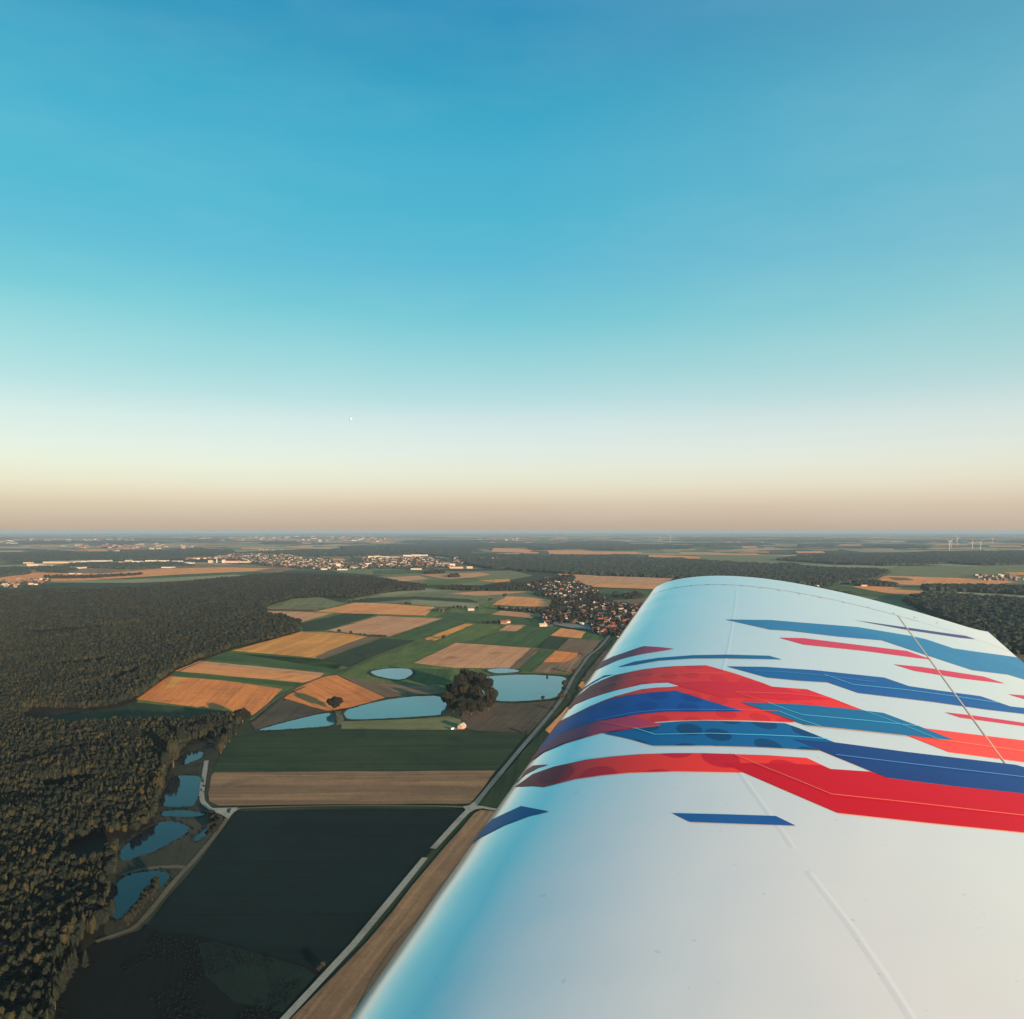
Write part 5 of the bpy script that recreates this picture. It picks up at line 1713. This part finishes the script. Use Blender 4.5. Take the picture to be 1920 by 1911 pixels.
aa_full = np.concatenate([-np.linspace(1, .3, 16), np.linspace(-.28, .5, 110), np.linspace(.515, 1, 60)])
aa_skin = aa_full[(aa_full < AH - .004) & (aa_full > -AH + .004)]
aa_skin = np.concatenate([[-AH + .0015], aa_skin, [AH - .0006]])
ss_tip = np.concatenate([TIP_R * (1 - np.cos(np.linspace(0, math.pi / 2, 14))), np.linspace(.12, SEAM_S - .0012, 8)])
ss_main = np.linspace(SEAM_S + .0012, ROOT_S, 66)
link('tip_cap', surf_mesh('tip_cap', ss_tip, aa_full), WHITE, wing_root)
link('skin', surf_mesh('skin', ss_main, aa_skin), WHITE, wing_root)


def aileron_mesh():
    au = np.linspace(AH + .0006, 1, 26)
    al = -np.linspace(1, AH + .0022, 14)
    ring = np.concatenate([al, au])
    v, f = [], []
    ss = np.linspace(SEAM_S + .0013, ROOT_S, 50)
    na = len(ring)
    norms = []
    for s in ss:
        q = wsurf(np.full(na, s), ring)
        nn = wnormal(np.full(na, s), ring)
        v += [tuple(x) for x in q]
        norms += [tuple(x) for x in nn]
    for i in range(len(ss) - 1):
        for j in range(na):
            a_, b_ = i * na + j, i * na + (j + 1) % na
            f.append((a_, a_ + na, b_ + na, b_))
    # the inboard and tip ends are closed with faces of their own
    b0 = len(v)
    nu = wnormal(ss[0], .5)
    end_n = np.array([math.sin(WP['phi']), math.cos(WP['phi']), WP['dih']])
    v += v[:na]
    norms += [tuple(end_n)] * na
    f.append(tuple(range(b0, b0 + na)))
    me = mesh('aileron', v, f, True)
    me.normals_split_custom_set_from_vertices(norms)
    return me


al_me = aileron_mesh()
for pl in al_me.polygons:
    pl.use_smooth = True
link('aileron', al_me, WHITE, wing_root)
# groove walls behind the gap, so that it reads as a gap
gv_, gf_ = [], []
ss = np.linspace(SEAM_S + .002, ROOT_S, 40)
for i, s in enumerate(ss):
    for a_, o_ in ((AH - .004, -.0035), (AH + .004, -.0035), (AH + .004, -.009), (AH - .004, -.009)):
        q = wsurf(s, a_) + wnormal(s, a_) * o_
        gv_.append(tuple(q))
    if i:
        b = 4 * (i - 1)
        for j in range(4):
            gf_.append((b + j, b + 4 + j, b + 4 + (j + 1) % 4, b + (j + 1) % 4))
dark_seal = NT('dark_gap').base((0.06, 0.05, 0.045), .8, .2)
seal = NT('hinge_tape').base((0.36, 0.30, 0.24), .6, .3)
link('hinge_bar', mesh('hinge_bar', gv_, gf_), dark_seal, wing_root)


def strip(name, path, width, mat, off, h_=0.0, seg=2, dash=None):
    """a strip or bead laid on the skin along (s, a) points"""
    path = np.array(path)
    P3_ = wsurf(path[:, 0], path[:, 1])
    N3 = wnormal(path[:, 0], path[:, 1])
    T3 = np.gradient(P3_, axis=0)
    T3 /= np.linalg.norm(T3, axis=1)[:, None] + 1e-12
    B3 = np.cross(N3, T3)
    v, f, nn = [], [], []
    m_ = seg + 1
    for i in range(len(path)):
        for j in range(m_):
            u_ = j / seg * 2 - 1
            hh = h_ * (0.5 + 0.5 * math.cos(math.pi * u_))
            v.append(tuple(P3_[i] + B3[i] * width / 2 * u_ + N3[i] * (off + hh)))
            sl = h_ * 0.5 * math.pi * math.sin(math.pi * u_) / (width / 2)
            q = N3[i] + B3[i] * sl
            nn.append(tuple(q / np.linalg.norm(q)))
        if i and not (dash and (i % dash == 0)):
            b = (i - 1) * m_
            for j in range(seg):
                f.append((b + j, b + m_ + j, b + m_ + j + 1, b + j + 1))
    me = mesh(name, v, f, True)
    me.normals_split_custom_set_from_vertices(nn)
    for pl in me.polygons:
        if np.dot(pl.normal, N3[0]) < 0:
            pl.flip()
            break
    return link(name, me, mat, wing_root)


def pixel_path(pts, step=10, bez=False):
    out = []
    for i in range(len(pts) - 1):
        (x0, y0), (x1, y1) = pts[i], pts[i + 1]
        k = max(1, int(math.hypot(x1 - x0, y1 - y0) / step))
        for j in range(k):
            out.append(inv(x0 + (x1 - x0) * j / k, y0 + (y1 - y0) * j / k))
    out.append(inv(*pts[-1]))
    return out


strip('hinge_tape', [(s, AH) for s in np.linspace(SEAM_S, ROOT_S, 90)], .0038, seal, .0011)
strip('seam_line', [(SEAM_S, a) for a in np.linspace(.10, AH + .03, 130)], .0028, NT('seam_sealant').base((0.30, 0.22, 0.17), .7, .2), .0008, dash=9)
strip('spar_ridge', pixel_path([(1382, 1104), (1379, 1130), (1373, 1175), (1367, 1210), (1359, 1243), (1352, 1270)], 6), .011, WHITE, .0001, .0003, 10)
strip('spar_ridge', pixel_path([(1388, 1449), (1430, 1508), (1475, 1570), (1490, 1592)], 8), .012, WHITE, .0001, .00025, 10)
strip('spar_ridge', pixel_path([(1517, 1635), (1560, 1690), (1600, 1742), (1660, 1830), (1712, 1911), (1765, 1990)], 10), .014, WHITE, .0001, .00035, 10)

rivet_me = mesh('rivet', [(math.cos(i * math.pi / 4) * .0045, math.sin(i * math.pi / 4) * .0045, 0) for i in range(8)] + [(0, 0, .0012)], [(i, (i + 1) % 8, 8) for i in range(8)])
rivet_me.materials.append(NT('rivet_metal').base((0.22, 0.17, 0.14), .5, .4))
for a, b in [(1326, 1096), (1358, 1097), (1391, 1098.5), (1425, 1103), (1461, 1108), (1499, 1114), (1538, 1121), (1581, 1130), (1628, 1139), (1676, 1150), (1715, 1158), (1757, 1168), (1296, 1098), (1268, 1102)]:
    s_, a_ = inv(a, b)
    q, n_ = wsurf(s_, a_), wnormal(s_, a_)
    o = link('rivet', rivet_me, parent=wing_root)
    o.location = tuple(q + n_ * .0012)
    o.rotation_euler = Vector(n_).to_track_quat('Z', 'Y').to_euler()

# ---- livery: thin paint layers that follow the skin


def decal(name, pts, mat, layer):
    """pts in photograph pixels; a third item marks corners that run on round the leading edge"""
    pp = []
    n = len(pts)
    for i in range(n):
        p0, p1 = pts[i], pts[(i + 1) % n]
        sa = inv(p0[0], p0[1])
        pp.append(sa)
        if len(p0) > 2 and len(p1) > 2:
            sb = inv(p1[0], p1[1])
            for fr in (.35, .7, 1):
                pp.append((sa[0], sa[1] + (-.30 - sa[1]) * fr))
            for fr in (1, .7, .35):
                pp.append((sb[0], sb[1] + (-.30 - sb[1]) * fr))
            continue
        if min(p0[0], p1[0]) >= 1975 and p1[1] > p0[1]:
            # the band runs on over the aileron to the trailing edge
            ends = []
            for q_ in (p0, p1):
                e0, e1 = inv(q_[0] - 60, q_[1] - 7.1), inv(q_[0], q_[1])
                sl_ = (e1[0] - e0[0]) / max(e1[1] - e0[1], 1e-3)
                ends.append([(e1[0] + sl_ * (1 - e1[1]) * f_, e1[1] + (1 - e1[1]) * f_) for f_ in (.33, .66, 1)])
            pp += ends[0] + ends[1][::-1]
            continue
        L_ = math.hypot(p1[0] - p0[0], p1[1] - p0[1])
        k = max(1, int(L_ / 9))
        for j in range(1, k):
            pp.append(inv(p0[0] + (p1[0] - p0[0]) * j / k, p0[1] + (p1[1] - p0[1]) * j / k))
    q = np.array(pp)
    ks = 1.0
    poly = q
    s0, s1 = q[:, 0].min(), q[:, 0].max()
    a0, a1 = q[:, 1].min(), q[:, 1].max()
    gs = np.arange(s0, s1, .05)
    ga = np.arange(a0, a1, .016)
    gg = np.array([(x_, y_) for x_ in gs for y_ in ga]) if len(gs) and len(ga) else np.zeros((0, 2))
    if len(gg):
        gg = gg[inside(gg, poly)]
        # keep clear of the outline
        if len(gg):
            dmin = np.full(len(gg), 1e9)
            for b_ in poly:
                dmin = np.minimum(dmin, np.hypot((gg[:, 0] - b_[0]), (gg[:, 1] - b_[1])))
            gg = gg[dmin > .006]
    vs = [Vector(tuple(x_)) for x_ in poly] + [Vector(tuple(x_)) for x_ in gg]
    ring = list(range(len(poly)))
    V2, _, F2, *_r = delaunay_2d_cdt(vs, [], [ring], 1, 1e-6)
    V2 = np.array([tuple(x_) for x_ in V2])
    P3_ = wsurf(V2[:, 0], V2[:, 1])
    N3 = wnormal(V2[:, 0], V2[:, 1])
    P3_ = P3_ + N3 * (.0006 + .00022 * layer)
    me = mesh(name, P3_, F2, True)
    for pl in me.polygons:
        if np.dot(pl.normal, N3[pl.vertices[0]]) < 0:
            pl.flip()
    me.normals_split_custom_set_from_vertices([tuple(x_) for x_ in N3])
    link(name, me, PAINT[mat], wing_root)


def line(pts, mat, w_=.0026, layer=9):
    strip('pinstripe', pixel_path(pts, 9), w_, PAINT[mat], .0006 + .00022 * layer, 0, 1)


L = 'L'
decal('crimson_slash', [(1129, 1241, L), (1148, 1232), (1174, 1223), (1200, 1214), (1208, 1212), (1240, 1214), (1264, 1217), (1206, 1226), (1178, 1232), (1158, 1238), (1138, 1247), (1120, 1256, L)], 'crimson', 1)
decal('blue_slash', [(1158, 1251), (1190, 1241), (1235, 1234), (1300, 1229), (1364, 1228), (1442, 1230), (1466, 1237), (1364, 1235), (1300, 1235), (1235, 1239), (1190, 1247)], 'teal', 1)
decal('blue_slash', [(1092, 1292, L), (1111, 1279), (1133, 1267), (1150, 1265), (1129, 1271), (1105, 1285), (1090, 1296, L)], 'teal', 1)
decal('steel_blue_band', [(1360, 1162), (1445, 1163), (1480, 1166), (1607, 1176), (1709, 1193), (1736, 1199), (1787, 1216), (1820, 1221), (1908, 1233), (1925, 1247), (1950, 1270), (1975, 1293),
                          (1920, 1274), (1890, 1265), (1824, 1257), (1787, 1245), (1720, 1223), (1654, 1201), (1572, 1194), (1480, 1183), (1445, 1181)], 'steel', 1)
decal('violet_slash', [(1601, 1163), (1700, 1177), (1812, 1193), (1829, 1199), (1800, 1196), (1700, 1181)], 'violet', 1)
decal('crimson_slash', [(1461, 1196), (1507, 1197), (1700, 1221), (1747, 1237), (1720, 1234), (1623, 1221), (1507, 1209)], 'crimson', 1)
decal('crimson_slash', [(1675, 1246), (1727, 1251), (1844, 1269), (1884, 1282), (1801, 1272), (1714, 1258)], 'crimson', 1)
decal('crimson_slash', [(1890, 1302), (1920, 1304.5), (1980, 1312), (1985, 1320), (1920, 1311)], 'crimson', 1)
decal('crimson_slash', [(1771, 1336), (1824, 1342), (1920, 1356), (1990, 1365), (1990, 1373), (1920, 1362), (1801, 1346)], 'crimson', 1)
decal('mid_blue_band', [(1363, 1250), (1436, 1251), (1480, 1254), (1526, 1257), (1658, 1271), (1704, 1287), (1758, 1295), (1839, 1306), (1894, 1325), (1920, 1328), (1990, 1337), (1990, 1350),
                        (1920, 1339), (1850, 1331), (1752, 1317), (1610, 1300), (1552, 1280), (1500, 1277), (1439, 1271)], 'midblue', 1)
decal('red_band', [(1084, 1305, L), (1106, 1287), (1128, 1276), (1154, 1266), (1203, 1256), (1235, 1252), (1267, 1249.5), (1324, 1248), (1377, 1263), (1430, 1281), (1447, 1288), (1513, 1293), (1558, 1309), (1620, 1333),
                   (1590, 1331), (1488, 1340), (1488, 1355), (1400, 1351.5), (1322, 1350.5), (1260, 1352), (1220, 1355), (1180, 1368), (1129, 1374), (1099, 1382), (1059, 1394), (1040, 1401), (1019, 1411), (1002, 1424, L)], 'redlight', 1)
decal('white_slash', [(1066, 1331, L), (1080, 1322), (1106, 1311), (1130, 1303), (1154, 1296), (1203, 1284.5), (1230, 1282), (1255, 1281), (1273, 1287), (1255, 1289), (1230, 1290), (1203, 1293), (1154, 1306), (1130, 1315), (1106, 1325), (1080, 1338), (1056, 1350, L)], 'white', 2)
decal('dark_red_band', [(1252, 1281), (1325, 1279), (1422, 1280), (1447, 1288), (1500, 1300), (1560, 1312), (1500, 1313), (1417, 1310), (1353, 1308), (1313, 1298), (1273, 1287)], 'reddark', 3)
decal('royal_blue_band', [(1042, 1367, L), (1069, 1346), (1099, 1329), (1128, 1318), (1158, 1309), (1180, 1305), (1220, 1299.5), (1268, 1296), (1322, 1313), (1395, 1335), (1322, 1336), (1247, 1336), (1212, 1339), (1180, 1343), (1119, 1353), (1069, 1369), (1047, 1379), (1024, 1397, L)], 'blue', 3)
decal('dark_red_band', [(1119, 1353.5), (1180, 1344), (1200, 1347), (1243, 1361), (1180, 1367), (1129, 1374), (1099, 1382), (1059, 1394), (1019, 1411), (1003, 1423, L), (1025, 1396, L), (1046, 1380), (1069, 1369.5)], 'crimson', 4)
decal('teal_blue_band', [(1390, 1318), (1500, 1322), (1590, 1330), (1656, 1338), (1723, 1363), (1789, 1389), (1765, 1388), (1700, 1380), (1617, 1371), (1535, 1363), (1512, 1361), (1488, 1352.5), (1440, 1335.5)], 'teal', 5)
decal('dotted_blue_band', [(1131, 1375.5), (1180, 1368.5), (1243, 1362), (1230, 1357), (1280, 1353.5), (1322, 1352.3), (1400, 1354), (1472, 1357), (1500, 1367), (1565, 1393), (1539, 1408), (1500, 1406), (1430, 1402), (1330, 1399), (1225, 1399), (1180, 1386)], 'tealdots', 2)
decal('coral_band', [(1725, 1365), (1820, 1377), (1920, 1389), (1990, 1397), (1990, 1439), (1920, 1429.5), (1780, 1411), (1702, 1380), (1722, 1375)], 'redfar', 1)
decal('navy_band', [(1486, 1387), (1565, 1393), (1700, 1411), (1904, 1435), (1990, 1459), (1990, 1497), (1920, 1489), (1784, 1475), (1665, 1460), (1600, 1433), (1539, 1408)], 'navy', 3)
decal('dotted_red_band', [(966, 1476), (999, 1452), (1039, 1438), (1099, 1425), (1150, 1419), (1200, 1415), (1263, 1413), (1320, 1413), (1380, 1415), (1440, 1417), (1513, 1422), (1558, 1443), (1540, 1455), (1397, 1449.5), (1330, 1448), (1263, 1447), (1180, 1449.5), (1130, 1454), (1079, 1461), (1019, 1476), (999, 1474)], 'reddots', 1)
decal('red_band', [(1355, 1431), (1500, 1434), (1539, 1436), (1558, 1443), (1633, 1448), (1665, 1460), (1784, 1475), (1920, 1489), (1990, 1497), (1990, 1571), (1920, 1562), (1740, 1544), (1572, 1525.5), (1480, 1486), (1397, 1450)], 'red', 2)
decal('coral_slash', [(977, 1459, L), (984, 1447), (999, 1436), (1029, 1434), (1009, 1440), (985, 1453), (970, 1466, L)], 'redfar', 1)
decal('navy_slash', [(1261, 1525.6), (1360, 1528), (1455, 1531), (1492, 1549), (1400, 1546), (1294, 1542)], 'midblue', 1)
decal('steel_blue_slash', [(912, 1548, L), (922, 1538), (940, 1529), (977, 1512), (1029, 1522), (993, 1530), (945, 1548), (899, 1572), (888, 1581, L)], 'teal', 1)

line([(1413, 1259), (1480, 1262), (1542, 1268), (1640, 1280)], 'lightblue')
line([(1545, 1266), (1599, 1285), (1700, 1295), (1790, 1307), (1870, 1319)], 'cyan')
line([(1100, 1296), (1140, 1284), (1180, 1276), (1235, 1267), (1288, 1263), (1377, 1264)], 'salmon')
line([(1120, 1352), (1180, 1339), (1230, 1333.5), (1280, 1332), (1390, 1332.5)], 'lightblue')
line([(1390, 1332.5), (1460, 1335)], 'salmon')
line([(1460, 1335), (1500, 1351), (1538, 1363)], 'cyan')
line([(1378, 1299), (1440, 1319)], 'salmon')
line([(1440, 1319), (1480, 1334), (1505, 1342), (1617, 1352), (1723, 1363)], 'cyan')
line([(1378, 1299), (1480, 1302), (1558, 1310)], 'salmon')
line([(1617, 1333), (1693, 1361), (1760, 1388)], 'cyan')
line([(1760, 1388), (1920, 1410), (1990, 1419), (2060, 1428)], 'peach')
line([(1119, 1353.5), (1190, 1367)], 'salmon', .002)
line([(1190, 1367), (1228, 1379), (1330, 1377), (1430, 1380), (1500, 1383), (1560, 1388)], 'cyan')
line([(1567, 1417), (1700, 1433), (1906, 1457), (1990, 1468), (2100, 1482)], 'lightblue')
line([(1375, 1416), (1440, 1443), (1500, 1467), (1558, 1491), (1700, 1506), (1920, 1531), (1990, 1539), (2150, 1556)], 'salmon')
line([(1895, 1244), (1925, 1255), (1945, 1266)], 'cyan')


# ------------------------------------------------------------------ haze
hz = NT('haze_air')
hz.n.remove(hz.bsdf)
pv = hz.node('ShaderNodeVolumePrincipled')
pv.inputs['Color'].default_value = (0.28, 0.41, 0.54, 1)
pv.inputs['Density'].default_value = 3.6e-5
pv.inputs['Anisotropy'].default_value = 0.0
hz.l.new(pv.outputs[0], hz.out.inputs['Volume'])
hb = boxm('haze', 0, 0, (H + 3 - 1.5) / 2, 126000, 126000, H + 3 + 1.5)
tag(link('haze', hb, hz.m), kind='stuff')
